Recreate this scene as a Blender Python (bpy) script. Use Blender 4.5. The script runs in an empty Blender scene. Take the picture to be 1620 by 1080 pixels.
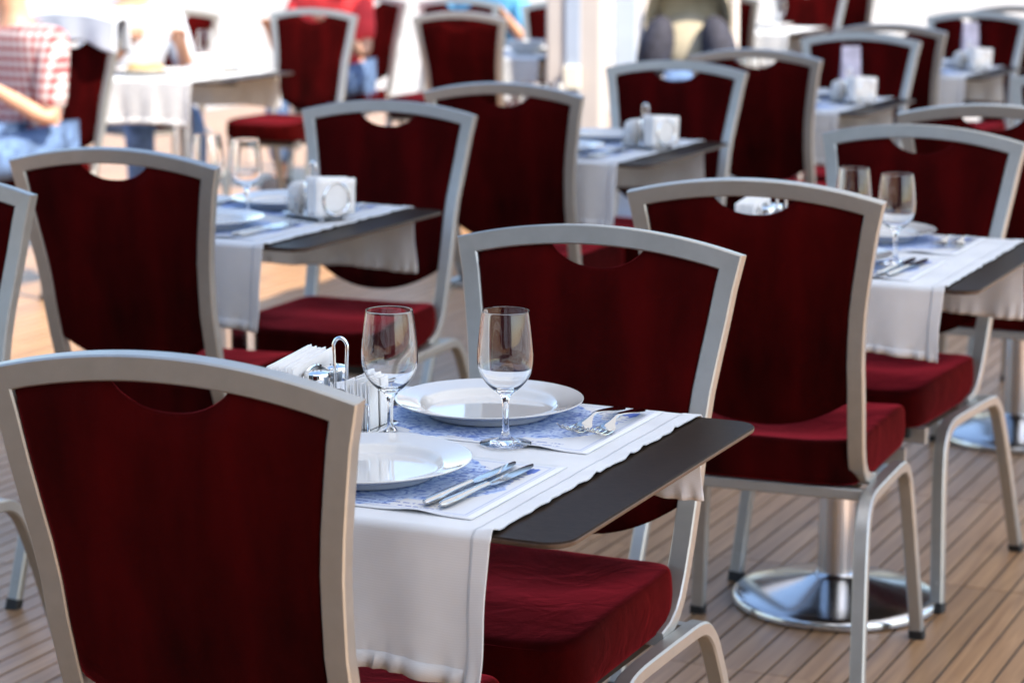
import bpy, bmesh, math, random
from mathutils import Vector, Matrix
random.seed(7)
R = math.radians
PI = math.pi
C = bpy.context.scene.collection
S = bpy.context.scene

# ------------------------------------------------------------------ camera, sky, sun, exposure
cam = bpy.data.cameras.new('camera')
cam.lens = 80.49
cam.sensor_width = 36.0
cam.clip_start = 0.05
cam.clip_end = 400.0
cam.dof.use_dof = True
cam.dof.focus_distance = 3.0
cam.dof.aperture_fstop = 5.3
cam.dof.aperture_blades = 9
co = bpy.data.objects.new('camera', cam)
C.objects.link(co)
co.location = (0, 0, 1.4659)
co.rotation_euler = (R(90 - 10.813), 0, R(24.874))
S.camera = co

SUN_EL = 50.0
SUN_AZ = 106.0            # clockwise from +Y
w = bpy.data.worlds.new('World')
S.world = w
w.use_nodes = True
nt = w.node_tree
bg = nt.nodes['Background']
sky = nt.nodes.new('ShaderNodeTexSky')
sky.sky_type = 'NISHITA'
sky.sun_disc = False
sky.sun_elevation = R(SUN_EL)
sky.sun_rotation = R(SUN_AZ)
nt.links.new(sky.outputs[0], bg.inputs[0])
bg.inputs[1].default_value = 0.15
sl = bpy.data.lights.new('sun', 'SUN')
sl.energy = 4.0
sl.angle = R(0.5)
sl.color = (1.0, 0.9, 0.76)
so = bpy.data.objects.new('sun', sl)
C.objects.link(so)
SD = Vector((math.cos(R(SUN_EL)) * math.sin(R(SUN_AZ)), math.cos(R(SUN_EL)) * math.cos(R(SUN_AZ)), math.sin(R(SUN_EL))))
so.location = SD * 30
so.rotation_euler = SD.to_track_quat('Z', 'Y').to_euler()
S.view_settings.view_transform = 'Standard'
S.view_settings.look = 'None'
S.view_settings.gamma = 1.0
S.view_settings.use_curve_mapping = False
S.view_settings.exposure = 1.46
S.render.engine = 'CYCLES'
S.cycles.max_bounces = 14
S.cycles.diffuse_bounces = 5
S.cycles.glossy_bounces = 6
S.cycles.transmission_bounces = 12
S.cycles.transparent_max_bounces = 12
S.cycles.caustics_refractive = True
S.cycles.caustics_reflective = False
S.cycles.sample_clamp_indirect = 6.0
S.cycles.use_denoising = True

# ------------------------------------------------------------------ materials
def newmat(name):
    m = bpy.data.materials.new(name)
    m.use_nodes = True
    return m, m.node_tree.nodes, m.node_tree.links, m.node_tree.nodes['Principled BSDF']

def noise_mix(n, l, c1, c2, scale, lo=0.35, hi=0.65, detail=4, vec=None, coord='Object'):
    t = n.new('ShaderNodeTexCoord')
    nz = n.new('ShaderNodeTexNoise')
    nz.inputs['Scale'].default_value = scale
    nz.inputs['Detail'].default_value = detail
    if vec:
        mp = n.new('ShaderNodeMapping')
        mp.inputs['Scale'].default_value = vec
        l.new(t.outputs[coord], mp.inputs[0])
        l.new(mp.outputs[0], nz.inputs[0])
    else:
        l.new(t.outputs[coord], nz.inputs[0])
    r = n.new('ShaderNodeValToRGB')
    r.color_ramp.elements[0].position = lo
    r.color_ramp.elements[1].position = hi
    r.color_ramp.elements[0].color = (*c1, 1)
    r.color_ramp.elements[1].color = (*c2, 1)
    l.new(nz.outputs[0], r.inputs[0])
    return r, nz

def bump(n, l, b, src, strength, dist):
    bp = n.new('ShaderNodeBump')
    bp.inputs['Strength'].default_value = strength
    bp.inputs['Distance'].default_value = dist
    l.new(src, bp.inputs['Height'])
    l.new(bp.outputs[0], b.inputs['Normal'])

def simple(name, col, rough=0.5, metal=0.0, var=0.08, scale=30, bmp=0.0, vec=None, spec=None, coat=0.0):
    m, n, l, b = newmat(name)
    c1 = tuple(max(0, c * (1 - var)) for c in col)
    c2 = tuple(min(1, c * (1 + var)) for c in col)
    r, nz = noise_mix(n, l, c1, c2, scale, vec=vec)
    l.new(r.outputs[0], b.inputs['Base Color'])
    b.inputs['Roughness'].default_value = rough
    b.inputs['Metallic'].default_value = metal
    if spec is not None:
        b.inputs['Specular IOR Level'].default_value = spec
    b.inputs['Coat Weight'].default_value = coat
    if bmp:
        bump(n, l, b, nz.outputs[0], bmp, 0.002)
    return m

def velvet_mat():
    m, n, l, b = newmat('red_velvet')
    r, nz = noise_mix(n, l, (0.011, 0.0005, 0.0004), (0.060, 0.0015, 0.0017), 5.0, 0.32, 0.78, 6, vec=(1.6, 1, .5))
    l.new(r.outputs[0], b.inputs['Base Color'])
    b.inputs['Roughness'].default_value = 0.9
    b.inputs['Specular IOR Level'].default_value = 0.03
    b.inputs['Sheen Weight'].default_value = 0.74
    b.inputs['Sheen Roughness'].default_value = 0.30
    b.inputs['Sheen Tint'].default_value = (0.85, 0.045, 0.065, 1)
    n2 = n.new('ShaderNodeTexNoise')
    n2.inputs['Scale'].default_value = 520
    n2.inputs['Detail'].default_value = 2
    t = n.new('ShaderNodeTexCoord')
    l.new(t.outputs['Object'], n2.inputs[0])
    n3 = n.new('ShaderNodeTexNoise'); n3.inputs['Scale'].default_value = 14; n3.inputs['Detail'].default_value = 3
    n3.inputs['Distortion'].default_value = 0.8
    l.new(t.outputs['Object'], n3.inputs[0])
    sc = n.new('ShaderNodeMath'); sc.operation = 'MULTIPLY_ADD'; sc.inputs[1].default_value = 8.0
    l.new(n3.outputs[0], sc.inputs[0]); l.new(n2.outputs[0], sc.inputs[2])
    bump(n, l, b, sc.outputs[0], 0.45, 0.001)
    return m

def alu_mat():
    m, n, l, b = newmat('brushed_aluminium')
    r, nz = noise_mix(n, l, (0.405, 0.40, 0.375), (0.44, 0.435, 0.41), 40, 0.3, 0.7, 5)
    l.new(r.outputs[0], b.inputs['Base Color'])
    b.inputs['Metallic'].default_value = 0.75
    r2, nz2 = noise_mix(n, l, (0.36,) * 3, (0.42,) * 3, 25, 0.3, 0.7, 6)
    l.new(r2.outputs[0], b.inputs['Roughness'])
    bump(n, l, b, nz.outputs[0], 0.03, 0.0005)
    return m

def cloth_mat():
    m, n, l, b = newmat('white_linen')
    r, nz = noise_mix(n, l, (0.64, 0.65, 0.66), (0.73, 0.735, 0.74), 9, 0.35, 0.65, 5)
    t = n.new('ShaderNodeTexCoord')
    sp = n.new('ShaderNodeSeparateXYZ'); l.new(t.outputs['Object'], sp.inputs[0])
    yz = n.new('ShaderNodeMath'); yz.operation = 'ADD'          # thread direction runs over the fold and down the drop
    l.new(sp.outputs[1], yz.inputs[0]); l.new(sp.outputs[2], yz.inputs[1])
    cv_ = n.new('ShaderNodeCombineXYZ'); l.new(sp.outputs[0], cv_.inputs[0]); l.new(yz.outputs[0], cv_.inputs[1])
    rb = n.new('ShaderNodeTexWave'); rb.bands_direction = 'Y'; rb.inputs['Scale'].default_value = 95
    rb.inputs['Distortion'].default_value = 0.8; rb.inputs['Detail'].default_value = 3
    l.new(cv_.outputs[0], rb.inputs[0])
    rm = n.new('ShaderNodeMapRange'); rm.inputs[3].default_value = 0.965; rm.inputs[4].default_value = 1.02
    l.new(rb.outputs['Fac'], rm.inputs[0])
    hs = n.new('ShaderNodeHueSaturation'); l.new(r.outputs[0], hs.inputs['Color']); l.new(rm.outputs[0], hs.inputs['Value'])
    l.new(hs.outputs[0], b.inputs['Base Color'])
    b.inputs['Roughness'].default_value = 0.85
    b.inputs['Sheen Weight'].default_value = 0.15
    w1 = n.new('ShaderNodeTexWave'); w1.bands_direction = 'X'; w1.inputs['Scale'].default_value = 260
    w1.inputs['Distortion'].default_value = 0.3
    w2 = n.new('ShaderNodeTexWave'); w2.bands_direction = 'Y'; w2.inputs['Scale'].default_value = 260
    w2.inputs['Distortion'].default_value = 0.3
    l.new(cv_.outputs[0], w1.inputs[0]); l.new(cv_.outputs[0], w2.inputs[0])
    ad = n.new('ShaderNodeMath'); ad.operation = 'ADD'
    l.new(w1.outputs['Fac'], ad.inputs[0]); l.new(w2.outputs['Fac'], ad.inputs[1])
    n3 = n.new('ShaderNodeTexNoise'); n3.inputs['Scale'].default_value = 11; n3.inputs['Detail'].default_value = 5
    n3.inputs['Distortion'].default_value = 0.3
    l.new(t.outputs['Object'], n3.inputs[0])
    sc = n.new('ShaderNodeMath'); sc.operation = 'MULTIPLY_ADD'; sc.inputs[1].default_value = 9.0
    l.new(n3.outputs[0], sc.inputs[0]); l.new(ad.outputs[0], sc.inputs[2])
    bump(n, l, b, sc.outputs[0], 0.4, 0.0007)
    return m

def glass_mat(name, ior=1.5, rough=0.0, col=(1, 1, 1)):
    m, n, l, b = newmat(name)
    b.inputs['Base Color'].default_value = (*col, 1)
    b.inputs['Transmission Weight'].default_value = 1.0
    b.inputs['Roughness'].default_value = rough
    b.inputs['IOR'].default_value = ior
    return m

def plank_mat():
    m, n, l, b = newmat('teak')
    oi = n.new('ShaderNodeObjectInfo')
    t = n.new('ShaderNodeTexCoord')
    g = n.new('ShaderNodeNewGeometry')
    rnd = n.new('ShaderNodeMath'); rnd.operation = 'ADD'
    l.new(oi.outputs['Random'], rnd.inputs[0]); l.new(g.outputs['Random Per Island'], rnd.inputs[1])
    mp = n.new('ShaderNodeMapping'); mp.inputs['Scale'].default_value = (70, 3.5, 20)
    vadd = n.new('ShaderNodeVectorMath'); vadd.operation = 'ADD'
    cmb = n.new('ShaderNodeCombineXYZ')
    mul = n.new('ShaderNodeMath'); mul.operation = 'MULTIPLY'; mul.inputs[1].default_value = 37.0
    l.new(rnd.outputs[0], mul.inputs[0]); l.new(mul.outputs[0], cmb.inputs[1]); l.new(mul.outputs[0], cmb.inputs[2])
    l.new(t.outputs['Object'], vadd.inputs[0]); l.new(cmb.outputs[0], vadd.inputs[1])
    l.new(vadd.outputs[0], mp.inputs[0])
    nz = n.new('ShaderNodeTexNoise'); nz.inputs['Scale'].default_value = 1.0; nz.inputs['Detail'].default_value = 6
    nz.inputs['Distortion'].default_value = 0.6
    l.new(mp.outputs[0], nz.inputs[0])
    r = n.new('ShaderNodeValToRGB')
    r.color_ramp.elements[0].position = 0.3; r.color_ramp.elements[0].color = (0.27, 0.140, 0.064, 1)
    r.color_ramp.elements[1].position = 0.72; r.color_ramp.elements[1].color = (0.43, 0.245, 0.118, 1)
    l.new(nz.outputs[0], r.inputs[0])
    hs = n.new('ShaderNodeHueSaturation')
    mr = n.new('ShaderNodeMapRange'); mr.inputs[1].default_value = 0; mr.inputs[2].default_value = 2
    mr.inputs[3].default_value = 0.74; mr.inputs[4].default_value = 1.22
    l.new(rnd.outputs[0], mr.inputs[0]); l.new(mr.outputs[0], hs.inputs['Value'])
    l.new(r.outputs[0], hs.inputs['Color'])
    l.new(hs.outputs[0], b.inputs['Base Color'])
    b.inputs['Roughness'].default_value = 0.38
    b.inputs['Specular IOR Level'].default_value = 0.5
    bump(n, l, b, nz.outputs[0], 0.15, 0.001)
    return m

def canvas_mat():
    m, n, l, b = newmat('white_canvas')
    r, nz = noise_mix(n, l, (0.68, 0.735, 0.785), (0.72, 0.77, 0.815), 12, 0.3, 0.7, 4)
    l.new(r.outputs[0], b.inputs['Base Color'])
    b.inputs['Roughness'].default_value = 0.9
    b.inputs['Specular IOR Level'].default_value = 0.1
    tr = n.new('ShaderNodeBsdfTranslucent')
    l.new(r.outputs[0], tr.inputs['Color'])
    mx = n.new('ShaderNodeMixShader'); mx.inputs[0].default_value = 0.45
    l.new(b.outputs[0], mx.inputs[1]); l.new(tr.outputs[0], mx.inputs[2])
    l.new(mx.outputs[0], n['Material Output'].inputs['Surface'])
    return m

def placemat_mat():
    # printed paper: white ground, blue line-engraving fields, fine text rows, frame line. flat print only.
    m, n, l, b = newmat('printed_paper')
    t = n.new('ShaderNodeTexCoord')
    sep = n.new('ShaderNodeSeparateXYZ'); l.new(t.outputs['Object'], sep.inputs[0])
    def math_(op, a, bb=None, c=None):
        k = n.new('ShaderNodeMath'); k.operation = op
        for i, v in enumerate((a, bb, c)):
            if v is None: continue
            if isinstance(v, (int, float)): k.inputs[i].default_value = v
            else: l.new(v, k.inputs[i])
        return k.outputs[0]
    X, Y = sep.outputs[0], sep.outputs[1]
    # blue engraved field, an irregular patch in the middle
    nz = n.new('ShaderNodeTexNoise'); nz.inputs['Scale'].default_value = 14; nz.inputs['Detail'].default_value = 5
    l.new(t.outputs['Object'], nz.inputs[0])
    dx = math_('MULTIPLY', X, 6.2); dy = math_('MULTIPLY', Y, 9.0)
    d2 = math_('ADD', math_('MULTIPLY', dx, dx), math_('MULTIPLY', dy, dy))
    fld = math_('ADD', d2, math_('MULTIPLY', math_('SUBTRACT', nz.outputs[0], 0.5), 2.6))
    inside = math_('LESS_THAN', fld, 1.2)
    nz2 = n.new('ShaderNodeTexNoise'); nz2.inputs['Scale'].default_value = 55; nz2.inputs['Detail'].default_value = 6
    nz2.inputs['Distortion'].default_value = 2.0
    l.new(t.outputs['Object'], nz2.inputs[0])
    rb = n.new('ShaderNodeValToRGB')
    rb.color_ramp.elements[0].position = 0.36; rb.color_ramp.elements[0].color = (0.12, 0.21, 0.54, 1)
    rb.color_ramp.elements[1].position = 0.56; rb.color_ramp.elements[1].color = (0.50, 0.61, 0.80, 1)
    l.new(nz2.outputs[0], rb.inputs[0])
    base = n.new('ShaderNodeMixRGB'); base.inputs[1].default_value = (0.655, 0.67, 0.69, 1)
    l.new(inside, base.inputs[0]); l.new(rb.outputs[0], base.inputs[2])
    # small blue vignette sprigs
    vo = n.new('ShaderNodeTexVoronoi'); vo.inputs['Scale'].default_value = 11; vo.inputs['Randomness'].default_value = 1
    l.new(t.outputs['Object'], vo.inputs[0])
    sp = math_('LESS_THAN', math_('ADD', vo.outputs['Distance'], math_('MULTIPLY', nz2.outputs[0], 0.35)), 0.34)
    sp = math_('MULTIPLY', sp, math_('LESS_THAN', math_('ABSOLUTE', X), 0.185))
    mx = n.new('ShaderNodeMixRGB'); mx.inputs[2].default_value = (0.10, 0.18, 0.56, 1)
    l.new(sp, mx.inputs[0]); l.new(base.outputs[0], mx.inputs[1])
    # text rows near the right border: broken thin lines
    row = math_('LESS_THAN', math_('FRACT', math_('MULTIPLY', Y, 75)), 0.34)
    nt_ = n.new('ShaderNodeTexNoise'); nt_.inputs['Scale'].default_value = 1.0; nt_.inputs['Detail'].default_value = 2
    mpt = n.new('ShaderNodeMapping'); mpt.inputs['Scale'].default_value = (190, 75, 1)
    l.new(t.outputs['Object'], mpt.inputs[0]); l.new(mpt.outputs[0], nt_.inputs[0])
    ink = math_('MULTIPLY', row, math_('GREATER_THAN', nt_.outputs[0], 0.48))
    zone = math_('MULTIPLY', math_('GREATER_THAN', X, 0.10), math_('LESS_THAN', X, 0.182))
    zone = math_('MULTIPLY', zone, math_('GREATER_THAN', Y, 0.005))
    zone = math_('MULTIPLY', zone, math_('LESS_THAN', Y, 0.105))
    zone2 = math_('MULTIPLY', math_('GREATER_THAN', X, 0.0), math_('LESS_THAN', X, 0.16))
    zone2 = math_('MULTIPLY', zone2, math_('LESS_THAN', Y, -0.10)); zone2 = math_('MULTIPLY', zone2, math_('GREATER_THAN', Y, -0.128))
    ink = math_('MULTIPLY', ink, math_('MAXIMUM', zone, zone2))
    mx2 = n.new('ShaderNodeMixRGB'); mx2.inputs[2].default_value = (0.10, 0.15, 0.42, 1)
    l.new(math_('MULTIPLY', ink, 0.8), mx2.inputs[0]); l.new(mx.outputs[0], mx2.inputs[1])
    # double frame line
    ax = math_('ABSOLUTE', X); ay = math_('ABSOLUTE', Y)
    e = math_('MAXIMUM', math_('SUBTRACT', ax, 0.21), math_('SUBTRACT', ay, 0.142))
    fr = math_('LESS_THAN', math_('ABSOLUTE', math_('ADD', e, 0.016)), 0.0006)
    fr2 = math_('LESS_THAN', math_('ABSOLUTE', math_('ADD', e, 0.012)), 0.0004)
    mx3 = n.new('ShaderNodeMixRGB'); mx3.inputs[2].default_value = (0.25, 0.32, 0.55, 1)
    l.new(math_('MAXIMUM', fr, fr2), mx3.inputs[0]); l.new(mx2.outputs[0], mx3.inputs[1])
    l.new(mx3.outputs[0], b.inputs['Base Color'])
    b.inputs['Roughness'].default_value = 0.6
    return m

def plaid_mat():
    m, n, l, b = newmat('checked_cotton')
    t = n.new('ShaderNodeTexCoord')
    sep = n.new('ShaderNodeSeparateXYZ'); l.new(t.outputs['Object'], sep.inputs[0])
    outs = []
    for k, f in ((0, 30.0), (2, 27.0)):
        a = n.new('ShaderNodeMath'); a.operation = 'MULTIPLY'; a.inputs[1].default_value = f
        l.new(sep.outputs[k], a.inputs[0])
        fr = n.new('ShaderNodeMath'); fr.operation = 'FRACT'; l.new(a.outputs[0], fr.inputs[0])
        lt = n.new('ShaderNodeMath'); lt.operation = 'LESS_THAN'; lt.inputs[1].default_value = 0.5
        l.new(fr.outputs[0], lt.inputs[0]); outs.append(lt.outputs[0])
    ad = n.new('ShaderNodeMath'); ad.operation = 'ADD'
    l.new(outs[0], ad.inputs[0]); l.new(outs[1], ad.inputs[1])
    dv = n.new('ShaderNodeMath'); dv.operation = 'DIVIDE'; dv.inputs[1].default_value = 2
    l.new(ad.outputs[0], dv.inputs[0])
    r = n.new('ShaderNodeValToRGB')
    r.color_ramp.elements[0].color = (0.55, 0.52, 0.51, 1)
    r.color_ramp.elements[1].color = (0.30, 0.035, 0.04, 1)
    l.new(dv.outputs[0], r.inputs[0]); l.new(r.outputs[0], b.inputs['Base Color'])
    b.inputs['Roughness'].default_value = 0.9
    return m

M = dict(
    velvet=velvet_mat(), alu=alu_mat(), linen=cloth_mat(),
    chrome=simple('polished_chrome', (0.78, 0.79, 0.80), 0.07, 1.0, 0.03, 8),
    pedestal=simple('satin_chrome', (0.62, 0.63, 0.64), 0.17, 1.0, 0.05, 12),
    steel=simple('cutlery_steel', (0.50, 0.50, 0.49), 0.09, 1.0, 0.04, 20),
    rubber=simple('black_rubber', (0.012, 0.012, 0.012), 0.6, 0, 0.2, 40),
    tabletop=simple('dark_laminate', (0.024, 0.016, 0.012), 0.40, 0, 0.25, 90, 0.05, (1, 6, 1), 0.03),
    tableedge=simple('laminate_edge', (0.055, 0.034, 0.024), 0.4, 0, 0.2, 60),
    porcelain=simple('white_porcelain', (0.62, 0.605, 0.575), 0.06, 0, 0.01, 6, coat=0.5),
    glass=glass_mat('clear_glass', 1.42), shakerglass=glass_mat('shaker_glass', 1.45),
    salt=simple('salt_grain', (0.8, 0.8, 0.78), 0.9, 0, 0.05, 300, 0.3),
    pepper=simple('pepper_grain', (0.12, 0.09, 0.07), 0.9, 0, 0.4, 400, 0.3),
    napkin=simple('napkin_paper', (0.82, 0.82, 0.81), 0.9, 0, 0.03, 60, 0.2),
    teak=plank_mat(), caulk=simple('deck_caulk', (0.035, 0.03, 0.028), 0.7, 0, 0.3, 40),
    paper=placemat_mat(),
    plywood=simple('black_underboard', (0.02, 0.02, 0.02), 0.8, 0, 0.3, 20),
    paving=simple('pale_paving', (0.37, 0.345, 0.32), 0.85, 0, 0.2, 0.9, 0.1),
    canvas=canvas_mat(),
    whitepaint=simple('white_painted_plaster', (0.50, 0.45, 0.42), 0.7, 0, 0.04, 3, 0.05),
    bluepaint=simple('blue_grey_paint', (0.36, 0.42, 0.52), 0.55, 0, 0.06, 4),
    cream=simple('cream_plastic', (0.75, 0.70, 0.58), 0.4, 0, 0.04, 10),
    skin=simple('skin', (0.56, 0.31, 0.20), 0.5, 0, 0.1, 14),
    hair=simple('dark_hair', (0.03, 0.02, 0.015), 0.55, 0, 0.4, 80, 0.4, (1, 1, .1)),
    plaid=plaid_mat(), denim=simple('blue_denim', (0.10, 0.17, 0.32), 0.9, 0, 0.35, 25, 0.3),
    whiteshirt=simple('white_cotton', (0.50, 0.54, 0.60), 0.9, 0, 0.04, 20, 0.2),
    redshirt=simple('red_cotton', (0.62, 0.035, 0.04), 0.9, 0, 0.12, 16, 0.2),
    blueshirt=simple('sky_blue_cotton', (0.12, 0.42, 0.70), 0.9, 0, 0.1, 16, 0.2),
    darktrousers=simple('dark_trousers', (0.03, 0.03, 0.04), 0.9, 0, 0.3, 20),
    beige=simple('beige_padding', (0.45, 0.38, 0.25), 0.9, 0, 0.12, 20, 0.3),
    creampad=simple('cream_padding', (0.42, 0.37, 0.27), 0.9, 0, 0.1, 20, 0.3),
    darkfabric=simple('charcoal_fabric', (0.03, 0.03, 0.045), 0.85, 0, 0.3, 30, 0.3),
    facade=simple('dark_timber', (0.045, 0.042, 0.04), 0.7, 0, 0.3, 4, 0.2, (8, 1, 1)),
    windowglass=simple('dark_window_glass', (0.015, 0.017, 0.02), 0.05, 0, 0.1, 2),
    card=simple('lilac_card', (0.50, 0.47, 0.58), 0.6, 0, 0.15, 40),
    bread=simple('bread_crust', (0.55, 0.36, 0.15), 0.8, 0, 0.3, 30, 0.4),
    leaf=simple('salad_leaf', (0.10, 0.22, 0.04), 0.6, 0, 0.4, 40, 0.4),
    stitch=simple('hem_stitching', (0.62, 0.63, 0.65), 0.9, 0, 0.06, 90),
)

# ------------------------------------------------------------------ helpers
def link(name, me, parent=None, loc=None, rot=None):
    o = bpy.data.objects.new(name, me)
    C.objects.link(o)
    if parent: o.parent = parent
    if loc is not None: o.location = loc
    if rot is not None: o.rotation_euler = rot
    return o

def mesh(name, verts, faces, mat, smooth=True, mats=None, fmat=None):
    me = bpy.data.meshes.new(name)
    me.from_pydata([tuple(v) for v in verts], [], faces)
    me.materials.append(mat)
    if mats:
        for k in mats: me.materials.append(k)
    me.update()
    bm = bmesh.new(); bm.from_mesh(me)
    bmesh.ops.recalc_face_normals(bm, faces=bm.faces)
    bm.to_mesh(me); bm.free()
    if fmat:
        for p in me.polygons: p.material_index = fmat(p)
    if smooth:
        for p in me.polygons: p.use_smooth = True
        me.set_sharp_from_angle(angle=R(38))
    return me

def empty(name, label, cat, loc=(0, 0, 0), rz=0, group=None):
    o = bpy.data.objects.new(name, None)
    C.objects.link(o)
    o.empty_display_size = 0.1
    o.location = loc; o.rotation_euler = (0, 0, rz)
    o['label'] = label; o['category'] = cat
    if group: o['group'] = group
    return o

def tag(o, label, cat, group=None):
    o['label'] = label; o['category'] = cat
    if group: o['group'] = group
    return o

def copy_tree(o, parent=None):
    c = o.copy(); C.objects.link(c)
    if parent: c.parent = parent
    for ch in list(o.children): copy_tree(ch, c)
    return c

def place(proto, used, loc, rz, label, group=None):
    o = proto if not used else copy_tree(proto)
    o.location = loc; o.rotation_euler = (0, 0, rz); o['label'] = label
    if group: o['group'] = group
    return o

def lathe(profile, n=48):
    vs, fs = [], []
    m = len(profile)
    rings = []
    for (r, z) in profile:
        if r < 1e-6:
            rings.append([len(vs)]); vs.append((0, 0, z))
        else:
            k = len(vs); rings.append(list(range(k, k + n)))
            vs += [(r * math.cos(2 * PI * i / n), r * math.sin(2 * PI * i / n), z) for i in range(n)]
    for a, b in zip(rings[:-1], rings[1:]):
        for i in range(n):
            j = (i + 1) % n
            if len(a) == 1 and len(b) == 1: continue
            if len(a) == 1: fs.append((a[0], b[i], b[j]))
            elif len(b) == 1: fs.append((a[i], b[0], a[j]))
            else: fs.append((a[i], b[i], b[j], a[j]))
    return vs, fs

def sweep_rings(pts, nrm, ha, hb, ch=0.003):
    """rectangular tube: ha half width along side axis, hb half depth along nrm; mitred joints"""
    rings = []
    N = len(pts)
    for i in range(N):
        p = Vector(pts[i]); nn = Vector(nrm[i]).normalized()
        t0 = (p - Vector(pts[i - 1])).normalized() if i > 0 else None
        t1 = (Vector(pts[i + 1]) - p).normalized() if i < N - 1 else None
        if t0 is None: t = t1; k = 1
        elif t1 is None: t = t0; k = 1
        else:
            t = (t0 + t1).normalized(); k = 1 / max(0.3, t.dot(t0))
        s = nn.cross(t).normalized()
        a, b = ha, hb
        prof = [(a - ch, b), (-a + ch, b), (-a, b - ch), (-a, -b + ch), (-a + ch, -b), (a - ch, -b), (a, -b + ch), (a, b - ch)]
        rings.append([p + s * (u * k) + nn * v for u, v in prof])
    return rings

def rings_mesh(rings, cap0=True, cap1=True):
    n = len(rings[0]); vs = [v for r in rings for v in r]; fs = []
    for i in range(len(rings) - 1):
        for k in range(n):
            j = (k + 1) % n
            fs.append((i * n + k, i * n + j, (i + 1) * n + j, (i + 1) * n + k))
    if cap0: fs.append(tuple(range(n)))
    if cap1: fs.append(tuple(range((len(rings) - 1) * n, len(rings) * n)))
    return vs, fs

def tube(pts, r, n=10, cap=True):
    pts = [Vector(p) for p in pts]
    rad = r if isinstance(r, (list, tuple)) else [r] * len(pts)
    vs, fs = [], []
    ref = Vector((0, 0, 1))
    t = (pts[1] - pts[0]).normalized()
    if abs(t.dot(ref)) > 0.9: ref = Vector((1, 0, 0))
    u = t.cross(ref).normalized()
    for i, p in enumerate(pts):
        if i == 0: t = pts[1] - pts[0]
        elif i == len(pts) - 1: t = pts[-1] - pts[-2]
        else: t = pts[i + 1] - pts[i - 1]
        t.normalize()
        u = (u - t * u.dot(t)).normalized(); v = t.cross(u)
        vs += [p + (u * math.cos(2 * PI * k / n) + v * math.sin(2 * PI * k / n)) * rad[i] for k in range(n)]
    for i in range(len(pts) - 1):
        for k in range(n):
            j = (k + 1) % n
            fs.append((i * n + k, i * n + j, (i + 1) * n + j, (i + 1) * n + k))
    if cap:
        fs.append(tuple(range(n))); fs.append(tuple(range((len(pts) - 1) * n, len(pts) * n)))
    return vs, fs

def box(x0, x1, y0, y1, z0, z1, bev=0.0):
    bm = bmesh.new()
    bmesh.ops.create_cube(bm, size=1, matrix=Matrix.Translation(((x0 + x1) / 2, (y0 + y1) / 2, (z0 + z1) / 2)) @ Matrix.Diagonal((x1 - x0, y1 - y0, z1 - z0, 1)))
    if bev:
        bmesh.ops.bevel(bm, geom=bm.edges[:], offset=bev, segments=2, affect='EDGES', profile=0.5)
    vs = [v.co.copy() for v in bm.verts]
    bm.verts.index_update()
    fs = [tuple(v.index for v in f.verts) for f in bm.faces]
    bm.free()
    return vs, fs

def join(*parts):
    vs, fs = [], []
    for v, f in parts:
        k = len(vs); vs += list(v); fs += [tuple(i + k for i in q) for q in f]
    return vs, fs

def xf(part, mat):
    return [mat @ Vector(v) for v in part[0]], part[1]

def interp(x, xs, ys):
    if x <= xs[0]: return ys[0]
    for a, b, c, d in zip(xs[:-1], xs[1:], ys[:-1], ys[1:]):
        if x <= b: return c + (d - c) * (x - a) / (b - a)
    return ys[-1]

def smooth_path(pts, sub=4):
    """catmull-rom through pts"""
    P = [Vector(p) for p in pts]; out = []
    for i in range(len(P) - 1):
        p0 = P[max(i - 1, 0)]; p1 = P[i]; p2 = P[i + 1]; p3 = P[min(i + 2, len(P) - 1)]
        for k in range(sub):
            t = k / sub
            out.append(0.5 * ((2 * p1) + (p2 - p0) * t + (2 * p0 - 5 * p1 + 4 * p2 - p3) * t * t + (3 * p1 - p0 - 3 * p2 + p3) * t ** 3))
    out.append(P[-1])
    return out

# ------------------------------------------------------------------ ground and teak deck
g = link('ground', mesh('ground', [(-160, -60, -.03), (120, -60, -.03), (120, 260, -.03), (-160, 260, -.03)], [(0, 1, 2, 3)], M['paving'], False))
g['kind'] = 'structure'
DX0, DX1, DY0, DY1 = -9.0, 2.2, -2.5, 15.2
vs, fs = box(DX0, DX1, DY0, DY1, -.026, -.003)
deck = link('deck_floor', mesh('deck_floor', vs, fs, M['caulk'], False)); deck['kind'] = 'structure'
PITCH, PLEN, GAP = 0.0515, 0.735, 0.0058
vs, fs = box(-PITCH / 2 + GAP / 2, PITCH / 2 - GAP / 2, -PLEN / 2 + .0013, PLEN / 2 - .0013, -.0025, 0, 0.0)
plank_me = mesh('plank', vs, fs, M['teak'], False)
ca, sa = math.cos(R(24.874)), math.sin(R(24.874))
def cam_uv(X, Y, Z=0.0):
    x = X * ca + Y * sa; y = -X * sa + Y * ca; z = Z - 1.4659
    c, s = math.cos(R(10.813)), math.sin(R(10.813))
    d = y * c - z * s
    if d < 0.1: return None
    return 810 + 3622 * x / d, 540 - 3622 * (y * s + z * c) / d, d
rows = []
i0 = int(math.floor(DX0 / PITCH)) + 1; i1 = int(math.floor(DX1 / PITCH))
j0 = int(math.floor((DY0 - 4.056) / PLEN)) + 1; j1 = int(math.floor((DY1 - 4.056) / PLEN)) - 1
for i in range(i0, i1):
    for j in range(j0, j1 + 1):
        x = (i + .5) * PITCH; y = 4.056 + (j + .5) * PLEN
        q = cam_uv(x, y)
        inside = q is not None and -40 < q[0] < 1660 and 200 < q[1] < 1150
        # floor that shows between the chairs, nearest first
        rows.append((0 if inside else 1, q[2] if q else 99, x, y))
rows.sort()
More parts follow.
